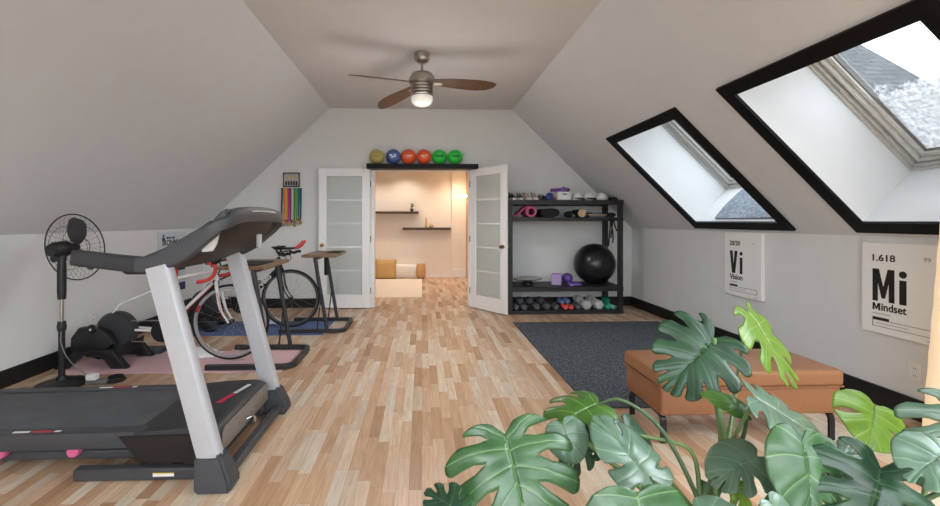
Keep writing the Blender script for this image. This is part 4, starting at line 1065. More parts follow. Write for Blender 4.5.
MB().ball((on(611.5, 5.86), 5.88, RZ2 + .035), .045, 16, (1.5, 1.3, .75)).build('bundle', 'black rubber', hs)
for k, pts in enumerate(([(608.5, 214), (610.5, 221), (609.5, 234), (608.5, 246)], [(611.5, 214), (611.5, 224), (613, 236), (612.5, 243)], [(613.5, 214), (613, 220), (616.5, 231)], [(610, 214), (612, 222), (610.5, 238)])):
    MB().sweep(smooth_path([at(u, v, 5.735) + V((0, -.004 * k, 0)) for u, v in pts], 4), [(-.009, -.002), (.009, -.002), (.009, .002), (-.009, .002)], side=(1, 0, 0)).build('strap', 'black rubber', hs)
# --- lower shelf
bd = thing('balance_board', 'round pale balance board on a black foot on the lower shelf', 'balance board', (on(528, 5.98), 6.0, RZ3))
xb = on(528, 5.98)
MB().lathe([(.001, 0), (.078, 0), (.075, .02), (.045, .06), (.001, .08)], (xb, 6.0, RZ3 + .0005), seg=24).build('foot', 'black plastic', bd)
TM_ = Matrix.Rotation(R(-2), 4, 'Y')
MB().lathe([(.001, .078), (.195, .075), (.20, .082), (.195, .090), (.001, .088)], (xb, 6.0, RZ3), seg=40, M=TM_).build('disc', speckle_mat('board disc', (188, 190, 186), (96, 100, 96), 14, .3, .5), bd)
MB().torus((xb, 6.0, RZ3 + .082), .198, .006, 'Z', 40, 6, M=TM_).build('rim', 'black plastic', bd)
mat('lilac foam', (178, 156, 206), .8, var=.03); mat('purple gloss', (96, 62, 146), .3, var=.04); mat('purple foam', (132, 96, 190), .7)
blk = thing('yoga_block', 'light purple foam yoga block standing on the lower shelf', 'yoga block', (on(557, 5.88), 5.9, RZ3))
MB().box((-.075, -.045, .0005), (.06, .07, .155), b=.008, M=Matrix.Translation((on(557.5, 5.9), 5.92, RZ3)) @ Matrix.Rotation(R(-22), 4, 'Z')).build('block', 'lilac foam', blk)
tag(MB().ball((on(568.2, 5.99), 6.03, RZ3 + .079), .078, 28).build('exercise_ball', 'purple gloss'), 'small glossy purple ball behind the purple cushion', 'ball')
pc = thing('cushion_disc', 'flat purple balance cushion beside the big black ball', 'cushion', (on(575, 5.87), 5.87, RZ3))
MB().lathe([(.001, 0), (.08, 0), (.10, .014), (.09, .030), (.04, .036), (.001, .034)], (on(575, 5.87), 5.885, RZ3 + .0005), seg=32).build('disc', 'purple foam', pc)
MB().box((on(571, 5.84) - .02, 5.80, RZ3 + .0005), (on(571, 5.84) + .03, 5.83, RZ3 + .02), b=.008).build('strap', 'lilac foam', pc)
eb = thing('exercise_ball', 'large black exercise ball on the right of the lower shelf', 'ball', (2.44, 6.02, RZ3))
mat('ball black', (26, 26, 28), .28, var=.03, spec=.5)
MB().ball((2.445, 6.02, RZ3 + .286), .285, 48).build('ball', 'ball black', eb)
MB().lathe([(.001, -.002), (.011, -.002), (.011, .002), (.001, .003)], (2.445 - .08, 6.02 - .265, RZ3 + .35), 'Y', 12, ).build('plug', 'black rubber', eb)
# --- dumbbells
mat('iron dark', (92, 94, 100), .5, .3, var=.1); mat('iron light', (196, 195, 196), .5, var=.04); mat('neo blue', (120, 150, 210), .55); mat('neo red', (226, 84, 72), .55); mat('neo teal', (40, 176, 146), .55); mat('neo mint', (120, 196, 180), .55)
def dumbbell(label, u, y, r, m, z=None, ln=.14, n=6, lift=0):
    x = on(u, y); z = BZ + r * (math.cos(R(30)) if n == 6 else 1) + .001 + lift if z is None else z
    t = thing('dumbbell', label, 'dumbbell', (x, y + ln / 2, BZ), 'dumbbells on the bottom shelf')
    hl = ln * .34
    for a in (y, y + ln - hl):
        MB().lathe([(.001, 0), (r * .80, 0), (r, r * .2), (r, hl - r * .2), (r * .8, hl), (.001, hl)], (x, a, z), 'Y', n, ).build('head', m, t, ang=20)
    MB().tube([(x, y + hl * .5, z), (x, y + ln - hl * .5, z)], .014, 10).build('handle', 'brushed nickel', t)
yf, yb = 5.825, 6.03
for lb, u, r in (('small dark dumbbell at the left end of the front row', 516.5, .040), ('small dark dumbbell second from the left post in the front row', 524.8, .040), ('dark hexagonal dumbbell third in the front row from the left post', 537.2, .048), ('large dark hexagonal dumbbell in the middle of the front row', 547.4, .050), ('small dark dumbbell just left of the red pair', 556.8, .040), ('dark dumbbell between the red pair and the white pair', 578.6, .042)):
    dumbbell(lb, u, yf, r, 'iron dark')
for lb, u, r in (('dark dumbbell behind the left end of the front row', 520.8, .050), ('dark dumbbell in the back row behind the third front dumbbell', 530.5, .052), ('dark dumbbell in the back row behind the large dark one', 541.5, .052)):
    dumbbell(lb, u, yb, r, 'iron dark', lift=.036)
dumbbell('red dumbbell on the left of the red pair', 566, yf, .032, 'neo red', n=10)
dumbbell('red dumbbell on the right of the red pair', 571.4, yf, .032, 'neo red', n=10)
for lb, u in (('light blue dumbbell on the left of the blue pair behind the red ones', 562.2), ('light blue dumbbell on the right of the blue pair behind the red ones', 568)):
    dumbbell(lb, u, yb, .035, 'neo blue', n=10, lift=.036)
MB().box((RKX0 + PW, 6.01, BZ), (RKX1 - PW, RKY1 - .002, BZ + .035), b=.003).build('step', 'black stained wood', rk)
dumbbell('white hexagonal dumbbell on the left of the large white pair', 587.6, yf, .068, 'iron light')
dumbbell('white hexagonal dumbbell on the right of the large white pair', 599.6, yf, .068, 'iron light')
dumbbell('pale grey dumbbell in the back row left of the white pair', 580, yb, .064, 'iron light', lift=.036)
dumbbell('pale grey dumbbell in the back row between the white pair', 592.8, yb, .064, 'iron light', lift=.036)
dumbbell('teal dumbbell on the left of the front teal pair by the right post', 608.2, yf, .032, 'neo teal', n=10)
dumbbell('pale mint dumbbell at the right end of the front row', 613.2, yf, .030, 'neo mint', n=10)
dumbbell('teal dumbbell behind the front teal pair by the right post', 607.6, yb, .038, 'neo teal', n=10, lift=.036)

# ================================================================== rubber floor mat, bench
speckle_mat('rubber flooring', (62, 65, 71), (116, 126, 138), 150, .12, .9)
rm_ = thing('rubber_mat', 'large black speckled rubber gym mat in front of the rack', 'mat', (2.0, 4.0, 0))
for k, (a, b_) in enumerate(((1.123, 2.038), (2.040, 2.94))):
    MB().box((a, 2.845, 0), (b_, 5.275, .010), b=.002).build('mat_panel', 'rubber flooring', rm_)
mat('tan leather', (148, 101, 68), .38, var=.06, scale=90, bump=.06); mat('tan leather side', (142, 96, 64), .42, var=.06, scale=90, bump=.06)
bx0, bx1, byy0, byy1 = 1.33, 2.405, 2.36, 2.80
bn_ = thing('leather_bench', 'low tan leather bench on thin black metal legs by the right wall', 'bench', ((bx0 + bx1) / 2, 2.58, 0))
MB().box((bx0 + .012, byy0 + .012, .160), (bx1 - .012, byy1 - .012, .316), b=.016, seg=3).build('base_cushion', 'tan leather side', bn_)
tc_ = MB().box((bx0, byy0, .318), (bx1, byy1, .410), b=.024, seg=4)
for v in tc_.bm.verts:
    if v.co.z > .37: v.co.z += .012 * max(0, 1 - ((v.co.x - (bx0 + bx1) / 2) / .58) ** 4) * max(0, 1 - ((v.co.y - 2.58) / .23) ** 4)
top = tc_.build('seat_cushion', 'tan leather', bn_)
MB().tube([(bx0 + .01, byy0 + .003, .319), (bx1 - .01, byy0 + .003, .319), (bx1 - .003, byy0 + .01, .319), (bx1 - .003, byy1 - .01, .319), (bx1 - .01, byy1 - .003, .319), (bx0 + .01, byy1 - .003, .319), (bx0 + .003, byy1 - .01, .319), (bx0 + .003, byy0 + .01, .319)], .005, 6, True, side=(0, 0, 1)).build('piping', 'tan leather side', top)
for x in (bx0 + .04, bx1 - .05):
    for y, s in ((byy0 + .035, 1), (byy1 - .04, -1)):
        MB().sweep(smooth_path([(x, y + s * .07, .158), (x, y + s * .03, .153), (x, y + s * .006, .135), (x, y, .10), (x, y, .03), (x, y, 0)]), [(-.016, -.007), (.016, -.007), (.016, .007), (-.016, .007)], side=(1, 0, 0)).build('leg', 'black metal', bn_)
    MB().box((x - .014, byy0 + .09, .149), (x + .014, byy1 - .10, .159), b=.002).build('cross_bar', 'black metal', bn_)

# ================================================================== canvases on the right wall
mat('canvas white', (240, 239, 236), .75, var=.01, scale=80); mat('canvas ink', (22, 21, 22), .7, var=.02); mat('canvas grey', (150, 148, 146), .7)
def canvas(label, y_far, y_near, z0, z1, num, sym, word, corner):
    c = thing('canvas_print', label, 'canvas print', (XR, (y_far + y_near) / 2, z0))
    th = .04; xf = XR - th - .001
    MB().box((xf, y_near, z0), (XR - .001, y_far, z1), b=.003).build('canvas', 'canvas white', c)
    w, h = y_far - y_near, z1 - z0
    def TM(px_, pz): return frame(V((0, -1, 0)), V((0, 0, 1)), V((-1, 0, 0)), V((xf - .0008, y_far - px_ * w, z0 + pz * h)))
    ww = .44 if sym == 'Mi' else .36
    text_part('lettering', num, .1, TM(.16, .795), 'canvas ink', c, bold=.0018, fit=((.30 if sym == 'Mi' else .29) * w, .075 * h))
    GM = [(0, 0), (0, 1), (.30, 1), (.5, .44), (.70, 1), (1, 1), (1, 0), (.75, 0), (.75, .58), (.58, .10), (.42, .10), (.25, .58), (.25, 0)]
    GV = [(0, 1), (.36, 1), (.5, .40), (.64, 1), (1, 1), (.70, 0), (.30, 0)]
    def glyph(poly, p0, pz, gw, gh):
        b = MB().prism([(p * gw * w, q * gh * h) for p, q in poly], lambda p, q, t: TM(p0, pz) @ V((p, q, t)), -.0002, .0006)
        return b.build('lettering', 'canvas ink', c, smooth=False)
    cap_w = .66 * ww if sym == 'Mi' else .62 * ww
    glyph(GM if sym == 'Mi' else GV, .16, .355, cap_w, .355)
    iw = .20 * ww
    glyph([(0, 0), (0, .72), (1, .72), (1, 0)], .16 + ww - iw, .355, iw, .355)
    glyph([(.5 + .56 * math.cos(k * .3927), .89 + .56 * iw * w / (.355 * h) * math.sin(k * .3927)) for k in range(16)], .16 + ww - iw, .355, iw, .355)
    if word[0] == 'M':
        glyph(GM, .16, .255, .105, .078)
        text_part('lettering', word[1:], .1, TM(.16 + .12, .255), 'canvas ink', c, bold=.0022, fit=((ww - .12) * w, .085 * h))
    else: text_part('lettering', word, .1, TM(.16, .255), 'canvas ink', c, bold=.0022, fit=(ww * w, .085 * h))
    text_part('lettering', corner, .1, TM(.80, .825), 'canvas grey', c, bold=.0004, fit=((.038, .042 * h)) if sym == 'Mi' else (.014, .014))
    def bar(a, b_, q, s_, m, nm): MB().box((xf - .0014, y_far - b_ * w, z0 + q * h), (xf, y_far - a * w, z0 + s_ * h)).build(nm, m, c)
    bar(.16, .40, .215, .221, 'canvas grey', 'small_print')
    bar(.16, .38, .150, .178, 'canvas ink', 'small_label')
    for a, b_, q, s_ in ((.16, .90, .145, .149), (.16, .90, .076, .080), (.16, .166, .078, .147), (.894, .90, .078, .147)): bar(a, b_, q, s_, 'canvas ink', 'outline')
    bar(.20, .62, .112, .117, 'canvas grey', 'small_print'); bar(.84, .90, .03, .037, 'canvas grey', 'small_print')
    return c
canvas('white canvas print lettered Vi Vision on the right wall under the far skylight', 4.287, 3.815, .525, 1.147, '20/20', 'Vi', 'Vision', '\u00b0')
canvas('white canvas print lettered Mi Mindset on the right wall beside the floor lamp', 2.918, 2.448, .50, 1.115, '1.618', 'Mi', 'Mindset', '99')
ro = at(669, 299, 5.2); 
def wall_outlet_right(label, y, z): outlet(label, frame(V((0, -1, 0)), V((0, 0, 1)), V((-1, 0, 0)), V((XR - .0005, y, z))))
wall_outlet_right('white wall outlet on the right wall beyond the bench', 5.28, .325)
wall_outlet_right('white wall outlet on the right wall under the second canvas print', 2.62, .30)

# ================================================================== tall paper floor lamp
LX, LY = 2.93, 2.18
fl = thing('floor_lamp', 'tall tapering cream paper floor lamp glowing at the right edge', 'lamp', (LX, LY, 0))
m_, t_, b_ = nt('lamp paper')
b_.inputs['Base Color'].default_value = lin((248, 236, 214)); b_.inputs['Roughness'].default_value = .8
b_.inputs['Emission Color'].default_value = lin((255, 214, 160)); b_.inputs['Emission Strength'].default_value = .16
rr = []
for k in range(15):
    t = k / 14; z = .05 + t * 1.30; r = .188 - .075 * t
    rr.append((r + (.002 if k % 2 else -.001), z))
MB().lathe(rr + [(.104, 1.352), (.102, 1.345)] , (LX, LY, 0), seg=40).build('shade', 'lamp paper', fl)
MB().lathe([(.001, 0), (.15, 0), (.15, .02), (.14, .03), (.001, .03)], (LX, LY, 0), seg=32).build('base', 'black stained wood', fl)
MB().tube([(LX, LY, .02), (LX, LY, .7)], .01, 8).build('stem', 'black metal', fl)
lamp('lamp_glow', 'POINT', (LX, LY, 1.30), LAMPW, (1, .74, .46), .06)
# grey quilted pad in the lower corner of the far skylight
pd = MB(); a, b_ = WIN[1]
mq = speckle_mat('grey mottled cloth', (122, 130, 140), (150, 158, 168), 60, .3, .9)
g = []; 
def sill(y, n, lift=0): return MS @ V((S1 - .006 - lift, y, n))
n1 = 12
rows = []
for i in range(n1 + 1):
    t = i / n1; n_ = .03 + t * .42
    yl = 4.36 + .03 * math.sin(t * 3.14)
    rows.append([sill(a + .02, n_), sill(yl, n_), sill(yl, n_, .016), sill(a + .02, n_, .018)])
pd.rings(rows)
tag(pd.build('blanket', mq, ang=50), 'grey mottled blanket covering part of the far skylight sill', 'blanket')
# ================================================================== ceiling fan
wood_mat('fan wood', (70, 47, 31), (100, 71, 48), (3, 20, 20), .4)
CFX, CFY = .0, 4.22
cf = thing('ceiling_fan', 'brushed nickel ceiling fan with three brown wooden blades', 'ceiling fan', (CFX, CFY, CZ))
MB().lathe([(.001, 0), (.074, 0), (.074, -.05), (.070, -.07), (.05, -.09), (.02, -.10), (.001, -.10)], (CFX, CFY, CZ - .0005), seg=32).build('canopy', 'brushed nickel', cf)
MB().tube([(CFX, CFY, CZ - .09), (CFX, CFY, CZ - .20)], .012, 12).build('downrod', 'brushed nickel', cf)
FZ = 2.645
MB().lathe([(.001, .075), (.05, .075), (.095, .06), (.115, .035), (.13, .0), (.132, -.03), (.12, -.045), (.001, -.045)], (CFX, CFY, FZ), seg=36).build('motor_housing', 'brushed nickel', cf)
for k in range(4):
    z = FZ - .048 - k * .030
    MB().lathe([(.001, 0), (.106, 0), (.110, -.005), (.110, -.018), (.105, -.022), (.001, -.022)], (CFX, CFY, z), seg=36).build('vent_ring', 'brushed nickel', cf)
    MB().lathe([(.001, -.021), (.094, -.021), (.094, -.032), (.001, -.032)], (CFX, CFY, z), seg=24).build('vent_gap', 'black metal', cf)
mat('opal glass', (226, 226, 222), .25, var=.01, emit=(255, 248, 236), estr=.10)
MB().lathe([(.001, -.167), (.104, -.167), (.106, -.18), (.104, -.205), (.092, -.232), (.065, -.252), (.03, -.26), (.001, -.262)], (CFX, CFY, FZ), seg=36).build('light_bowl', 'opal glass', cf)
lamp('fan_fill', 'POINT', (CFX, CFY, FZ - .75), FANW * .36, (1, .97, .94), .42)  # added fill light, floating below the bowl
lamp('fan_fill_spot', 'SPOT', (CFX, CFY, FZ - .36), FANW, (1, .97, .94), .09, (0, 0, 0), 172)  # bowl lamp switched on as added fill for the room
for ang, pitch, drop in ((-6, -19, 3), (131, 10, 9), (203, -15, 2)):
    A = Matrix.Translation((CFX, CFY, FZ - .03)) @ Matrix.Rotation(R(ang), 4, 'Z') @ Matrix.Rotation(R(drop), 4, 'Y')
    pit = Matrix.Rotation(R(pitch), 4, 'X')
    bl = MB(); rs = []
    for t, wl, wr in ((.11, .045, .045), (.2, .055, .062), (.3, .06, .08), (.42, .06, .098), (.53, .055, .105), (.62, .045, .095), (.69, .025, .06), (.725, .0, .012)):
        ring_ = []
        for y, z in ((-wl, -.003), (0, -.004), (wr, -.003), (wr, .003), (0, .004), (-wl, .003)):
            ring_.append(A @ (pit @ V((t, y - .012, z + .0))))
        rs.append(ring_)
    b = bl.rings(rs).build('blade', 'fan wood', cf, ang=50)
    MB().box((.08, -.022, -.012), (.20, .022, -.004), b=.003, M=A @ pit).build('blade_arm', 'brushed nickel', b)

# ================================================================== shelf over the door and its balls
SH0, SH1, SHF = ax(366.3, 6.10), ax(478.4, 6.10), 6.10
sz1, sz0 = az(163.6, SHF, 422), az(168.6, SHF, 422)
tag(MB().box((SH0, SHF, sz0), (SH1, YB - .0005, sz1), b=.003).build('wall_shelf', 'black trim'), 'long black floating shelf above the double doors', 'shelf')
cols = [('olive yellow', (186, 172, 98), 377.0, 'ink grey'), ('blue', (74, 106, 168), 393.6, 'label white'), ('orange', (244, 98, 52), 408.6, 'label white'), ('orange', (244, 98, 52), 424, 'label white'), ('green', (44, 208, 78), 439.3, 'ink'), ('green', (44, 208, 78), 455, 'ink')]
names = ['olive yellow medicine ball at the left end of the shelf above the doors', 'blue medicine ball on the shelf above the doors', 'orange medicine ball next to the blue one', 'orange medicine ball next to a green one', 'green medicine ball next to an orange one', 'green medicine ball at the right end of the shelf above the doors']
def patch(mb, c, r, u0, u1, v0, v1, n=6):
    g = []
    for i in range(n + 1):
        row = []
        for j in range(3):
            x = u0 + (u1 - u0) * i / n; z = v0 + (v1 - v0) * j / 2
            row.append(mb.bm.verts.new(V(c) + V((x, -math.sqrt(max(0, r * r - x * x - z * z)), z))))
        g.append(row)
    for i in range(n):
        for j in range(2): mb.bm.faces.new((g[i][j], g[i + 1][j], g[i + 1][j + 1], g[i][j + 1]))
for (cn, c, u, im), lb in zip(cols, names):
    m = mat('ball ' + cn, c, .45, var=.05, scale=30)
    r = .1085; x = ax(u, 6.205); cc = (x, 6.206, sz1 + r + .0005)
    t = thing('medicine_ball', lb, 'ball', cc, 'medicine balls on the shelf above the doors')
    MB().ball(cc, r, 32).build('ball', m, t)
    p = MB(); rr_ = r + .0008
    if cn == 'green':
        patch(p, cc, rr_, -.06, .06, -.004, .012); patch(p, cc, rr_, -.035, .045, -.016, -.008)
    elif cn == 'blue':
        patch(p, cc, rr_, -.05, -.015, .0, .02); patch(p, cc, rr_, -.02, .045, -.014, .0); patch(p, cc, rr_, .015, .04, .008, .026); patch(p, cc, rr_, -.04, .0, -.03, -.02)
    elif cn == 'orange':
        patch(p, cc, rr_, -.05, .05, .0, .014) if u < 415 else (patch(p, cc, rr_, -.045, .0, -.004, .012), patch(p, cc, rr_, .005, .055, .004, .016))
        patch(p, cc, rr_, -.03, .03, -.022, -.014)
    else:
        patch(p, cc, rr_, -.045, .045, -.004, .004); patch(p, cc, rr_, -.03, .03, -.02, -.013)
    p.build('print', im, t)

# ================================================================== back room
wood_mat('walnut shelf', (62, 44, 38), (86, 62, 50), (2, 14, 14), .5)
def fshelf(label, u0, u1, v0, v1, yw):
    y = yw - .2
    tag(MB().box((at(u0, 221, y).x, y, az(v1, y, u0)), (at(u1, 221, y).x, yw - .0005, az(v0, y, u0)), b=.003).build('wall_shelf', 'walnut shelf'), label, 'shelf')
    return az(v0, y, u0)
h1 = fshelf('upper dark floating shelf on the far wall of the back room', 362, 418.5, 211.3, 213.6, BY)
h2 = fshelf('lower dark floating shelf on the far wall of the back room', 402.5, 451, 227.6, 230, BY)
y = BY - .1
mat('pot dark', (52, 44, 40), .6); mat('sprig green', (92, 104, 76), .7); mat('carved wood', (206, 168, 118), .6)
x = ax(411.8, y)
pl = thing('potted_sprig', 'tiny potted plant on the upper floating shelf', 'plant', (x, y, h1))
MB().lathe([(.001, 0), (.032, 0), (.04, .06), (.034, .062), (.001, .055)], (x, y, h1 + .0005), seg=16).build('pot', 'pot dark', pl)
rnd = random.Random(4)
for k in range(9):
    a = rnd.uniform(0, 6.28); q = V((x + .05 * math.cos(a) * rnd.uniform(.2, 1), y + .05 * math.sin(a) * rnd.uniform(.2, 1), h1 + rnd.uniform(.10, .17)))
    st = MB().tube([(x, y, h1 + .05), (V((x, y, h1 + .05)) + q) / 2 + V((0, 0, .02)), q], .003, 5).build('sprig', 'sprig green', pl)
    MB().ball(q, .016, 8, (1, 1, .8)).build('leaf', 'sprig green', st)
x = ax(426.3, y)
sc_ = thing('figurine', 'small upright carved wooden figurine on the lower floating shelf', 'figurine', (x, y, h2))
MB().lathe([(.001, 0), (.03, 0), (.032, .02), (.018, .08), (.024, .13), (.012, .17), (.02, .19), (.012, .215), (.001, .22)], (x, y, h2 + .0005), seg=16).build('figure', 'carved wood', sc_)
MB().lathe([(.001, 0), (.04, 0), (.04, .012), (.001, .012)], (x, y, h2 + .0005), seg=16).build('plinth', 'carved wood', sc_)
x = ax(429.8, y); tag(MB().lathe([(.001, 0), (.04, .004), (.055, .03), (.045, .06), (.02, .075), (.001, .078)], (x + .03, y - .02, h2 + .0005), seg=20).build('bowl', 'carved wood'), 'small rounded wooden bowl beside the figurine', 'bowl')
# rug, futon, pillow, stool
mat('rug cream', (232, 220, 204), .95, var=.02, scale=120, bump=.2); mat('futon white', (240, 234, 226), .9, var=.02, scale=40, bump=.1); mat('mustard', (200, 164, 106), .9, var=.08, scale=120, bump=.15); mat('rattan', (206, 162, 112), .8, var=.15, scale=60, bump=.2)
tag(MB().box((-1.9, 7.06, 0), (.0, 9.28, .014), b=.004).build('rug', 'rug cream'), 'flat cream rug on the back room floor', 'rug')
fu = thing('floor_cushion', 'long white floor cushion leaning on the far wall of the back room', 'cushion', (-.9, 9.55, 0))
MB().box((-1.9, 9.46, .0005), (-.02, 9.64, .30), b=.05, seg=4).build('cushion', 'futon white', fu)
MB().tube([(-1.88, 9.455, .15), (-.06, 9.455, .15)], .004, 6).build('seam', 'futon white', fu)
ps = MB(); n = 14; rows = []
px, py, pz = ax(385.5, 9.3), 9.375, .217
for s in (-1, 1):
    g = []
    for i in range(n + 1):
        row = []
        for j in range(n + 1):
            a, b_ = i / n * 2 - 1, j / n * 2 - 1
            e = (max(0, (1 - a ** 4) * (1 - b_ ** 4))) ** .5
            pin = 1 - .06 * (1 - abs(a) ** 2) * 0 
            row.append(ps.bm.verts.new((px + a * .235 * (1 - .05 * (1 - b_ * b_)), py + s * .075 * e + b_ * .03, pz + b_ * .215 * (1 - .05 * (1 - a * a)))))
        g.append(row)
    for i in range(n):
        for j in range(n): ps.bm.faces.new((g[i][j], g[i + 1][j], g[i + 1][j + 1], g[i][j + 1]))
bmesh.ops.remove_doubles(ps.bm, verts=ps.bm.verts, dist=.0005); bmesh.ops.recalc_face_normals(ps.bm, faces=ps.bm.faces)
tag(ps.build('pillow', 'mustard', ang=120), 'square mustard yellow pillow leaning against the white floor cushion', 'pillow')
x = ax(420.8, 9.45)
so = thing('stool', 'small round woven tan stool right of the floor cushion', 'stool', (x, 9.45, 0))
MB().lathe([(.001, .03), (.085, .03), (.10, .06), (.108, .17), (.10, .29), (.085, .325), (.001, .33)], (x, 9.45, 0), seg=28).build('body', 'rattan', so)
for k in range(4): MB().tube([(x + .07 * math.cos(k * 1.57 + .78), 9.45 + .07 * math.sin(k * 1.57 + .78), 0), (x + .07 * math.cos(k * 1.57 + .78), 9.45 + .07 * math.sin(k * 1.57 + .78), .04)], .012, 8).build('foot', 'walnut shelf', so)
# wall light seen through the gap beside the right door leaf
ys_ = 9.25
wl = thing('wall_sconce', 'small glowing wall light at the right edge of the back room', 'lamp', (BX1, ys_, 1.8))
zz = az(196.5, ys_, 468)
MB().box((BX1 - .012, ys_ - .04, zz - .06), (BX1 - .001, ys_ + .04, zz + .06), b=.003).build('back_plate', 'brass', wl)
MB().tube([(BX1 - .01, ys_, zz - .03), (BX1 - .05, ys_, zz - .03)], .008, 8).build('arm', 'brass', wl)
MB().ball((BX1 - .055, ys_, zz + .01), .04, 16).build('bulb', mat('sconce glow', (255, 236, 200), .4, emit=(255, 222, 170), estr=3), wl)
lamp('sconce_light', 'POINT', (BX1 - .14, ys_, zz + .02), 1.5, (1, .75, .48), .05)
# ================================================================== monstera
leaf_mat('leaf deep', (28, 62, 42), (44, 82, 52), (74, 112, 70))
leaf_mat('leaf mid', (48, 88, 50), (70, 110, 62), (118, 152, 96), rough=.3)
leaf_mat('leaf blue', (78, 108, 86), (104, 132, 108), (132, 160, 128), rough=.28)
leaf_mat('leaf lime', (96, 134, 24), (116, 152, 36), (150, 180, 90), trans=.32)
leaf_mat('leaf half', (66, 112, 46), (92, 138, 56), (150, 184, 104), trans=.3)
mat('stalk green', (96, 124, 70), .5, var=.12, scale=20); mat('stalk dark', (62, 88, 52), .5, var=.12, scale=20)
mat('soil', (52, 40, 32), .95, var=.3, scale=60, bump=.4); mat('pot clay', (206, 202, 196), .6, var=.05)

def monstera_leaf(Pa, Pt, nhint, m, parent, seed, nf=6, t0=(.30, .46), gap=.32, fold=.10, droop=.25, side=.22, wid=1.0, skip=(), holes=0.0, ripple=.012, lob=.95, th0=146):
    """Pa: where the stalk meets the blade, Pt: its tip, nhint: which way the upper face looks"""
    rnd = random.Random(seed)
    Pa, Pt = V(Pa), V(Pt); Y = Pt - Pa; L = Y.length; Y.normalize()
    Zn = V(nhint); Zn = (Zn - Y * Zn.dot(Y)).normalized(); X = Y.cross(Zn)
    def theta(s): return R(th0) * (1 - s) ** 1.32
    ls = [(0, .15 * lob), (.04, .29 * lob), (.10, .43 * lob), (.2, .53 * (lob + 1) / 2), (.35, .56), (.5, .53), (.68, .45), (.84, .33), (1, .16)]
    def ell(s):
        for (a, p), (b, q) in zip(ls, ls[1:]):
            if s <= b:
                k = (s - a) / (b - a); return p + (q - p) * k
        return ls[-1][1]
    nc, nr = 8, 14
    bm = bmesh.new(); lay = bm.verts.layers.float.new('vein')
    ph = [rnd.uniform(0, 6.28) for _ in range(4)]
    def place(sg, s, t):
        mid = .84 * s ** 1.1
        th = theta(s); le = ell(s)
        bend = R(34) * (1 - s) * (1 if s > .12 else s / .12 * 1.0)
        a = th - bend * t * .6
        x = sg * wid * le * t * math.sin(a); y = mid + le * t * math.cos(a)
        z = fold * abs(x) * 1.2 - side * 1.6 * x * x - droop * (max(0, y) ** 2) * .8 - .25 * droop * min(0, y) ** 2
        z += ripple * math.sin(9 * s * 3.1 + ph[0] + sg) * t + ripple * .8 * math.sin(7 * x + 5 * y + ph[1])
        return V((x, y, z))
    for sg in (-1, 1):
        bounds = [0] + [((i + rnd.uniform(-.12, .12)) / nf) ** 1.12 for i in range(1, nf)] + [1]
        slit = {0: (1.1, 0), nf: (1.1, 0)}
        for i in range(1, nf):
            st = rnd.uniform(*t0)
            if (sg, i) in skip or i == nf - 0: slit[i] = (1.1, 0)
            else: slit[i] = (st, gap * rnd.uniform(.75, 1.15))
        closed = {i: rnd.random() < holes for i in range(nf + 1)}
        def g(i, t):
            a, w = slit[i]
            if t <= a or w == 0: return 0
            k = min(1, (t - a) / .22); k = k * k * (3 - 2 * k)
            if closed[i] and t > .80: k *= max(0, (1 - t) / .2)
            return k * w / nf * .5
        for i in range(nf):
            grid = []
            for r_ in range(nr + 1):
                t = r_ / nr; row = []
                s0 = bounds[i] + g(i, t); s1 = bounds[i + 1] - g(i + 1, t)
                for c in range(nc + 1):
                    k = c / nc; s = s0 + (s1 - s0) * k
                    e = 2 * k - 1
                    rl = 0
                    if slit[i][1] and e < 0 and not closed[i]: rl += .13 * e ** 2
                    if slit[i + 1][1] and e > 0 and not closed[i + 1]: rl += .10 * e ** 4
                    tt = t * (1 - rl * max(0, t - .4) / .6)
                    p = place(sg, s, tt)
                    # each finger is slightly arched across its own vein
                    p.z += .018 * (1 - e * e) * t * (1 if slit[i][1] or slit[i + 1][1] else .4)
                    v = bm.verts.new(Pa + X * (p.x * L) + Y * (p.y * L) + Zn * (p.z * L))
                    v[lay] = max(1 - abs(e) * 3.6 * (1 + t * .5), 1 - t * 12 if s > 0.02 else 0, 0)
                    row.append(v)
                grid.append(row)
            for r_ in range(nr):
                for c in range(nc):
                    q = (grid[r_][c], grid[r_][c + 1], grid[r_ + 1][c + 1], grid[r_ + 1][c])
                    bm.faces.new(q if sg > 0 else q[::-1])
    bmesh.ops.remove_doubles(bm, verts=bm.verts, dist=L * .0018)
    bmesh.ops.dissolve_degenerate(bm, edges=bm.edges, dist=1e-6)
    for f in bm.faces: f.smooth = True
    me = bpy.data.meshes.new('leaf'); bm.to_mesh(me); bm.free(); me.materials.append(MATS[m])
    o = bpy.data.objects.new('leaf', me); C.objects.link(o)
    sd = o.modifiers.new('thickness', 'SOLIDIFY'); sd.thickness = .0012; sd.offset = -1
    if parent is not None: adopt(o, parent)
    return o

def dpt(u, v, d):
    """point at distance d in front of the camera along its axis"""
    r = ray(u, v); f = V((math.sin(YAW), math.cos(YAW), 0))
    return V((0, 0, CAM_H)) + r * (d / r.dot(f))
pot_c = V((.86, 1.22, 0))
mon = thing('potted_monstera', 'large potted monstera with split green leaves in front of the bench', 'plant', pot_c)
MB().lathe([(.001, 0), (.14, 0), (.15, .01), (.19, .27), (.20, .29), (.185, .30), (.175, .285), (.17, .25), (.001, .25)], pot_c, seg=40).build('pot', 'pot clay', mon)
MB().lathe([(.001, .255), (.10, .258), (.172, .25), (.172, .245), (.001, .245)], pot_c, seg=30).build('soil', 'soil', mon)
base = pot_c + V((0, 0, .25))
stem = MB().tube(smooth_path([base + V((.02, .0, -.02)), base + V((0, .02, .08)), base + V((-.03, .03, .16)), base + V((.0, .05, .22))]), .016, 12).build('stem', 'stalk dark', mon)
UP = (0, -.55, .85)
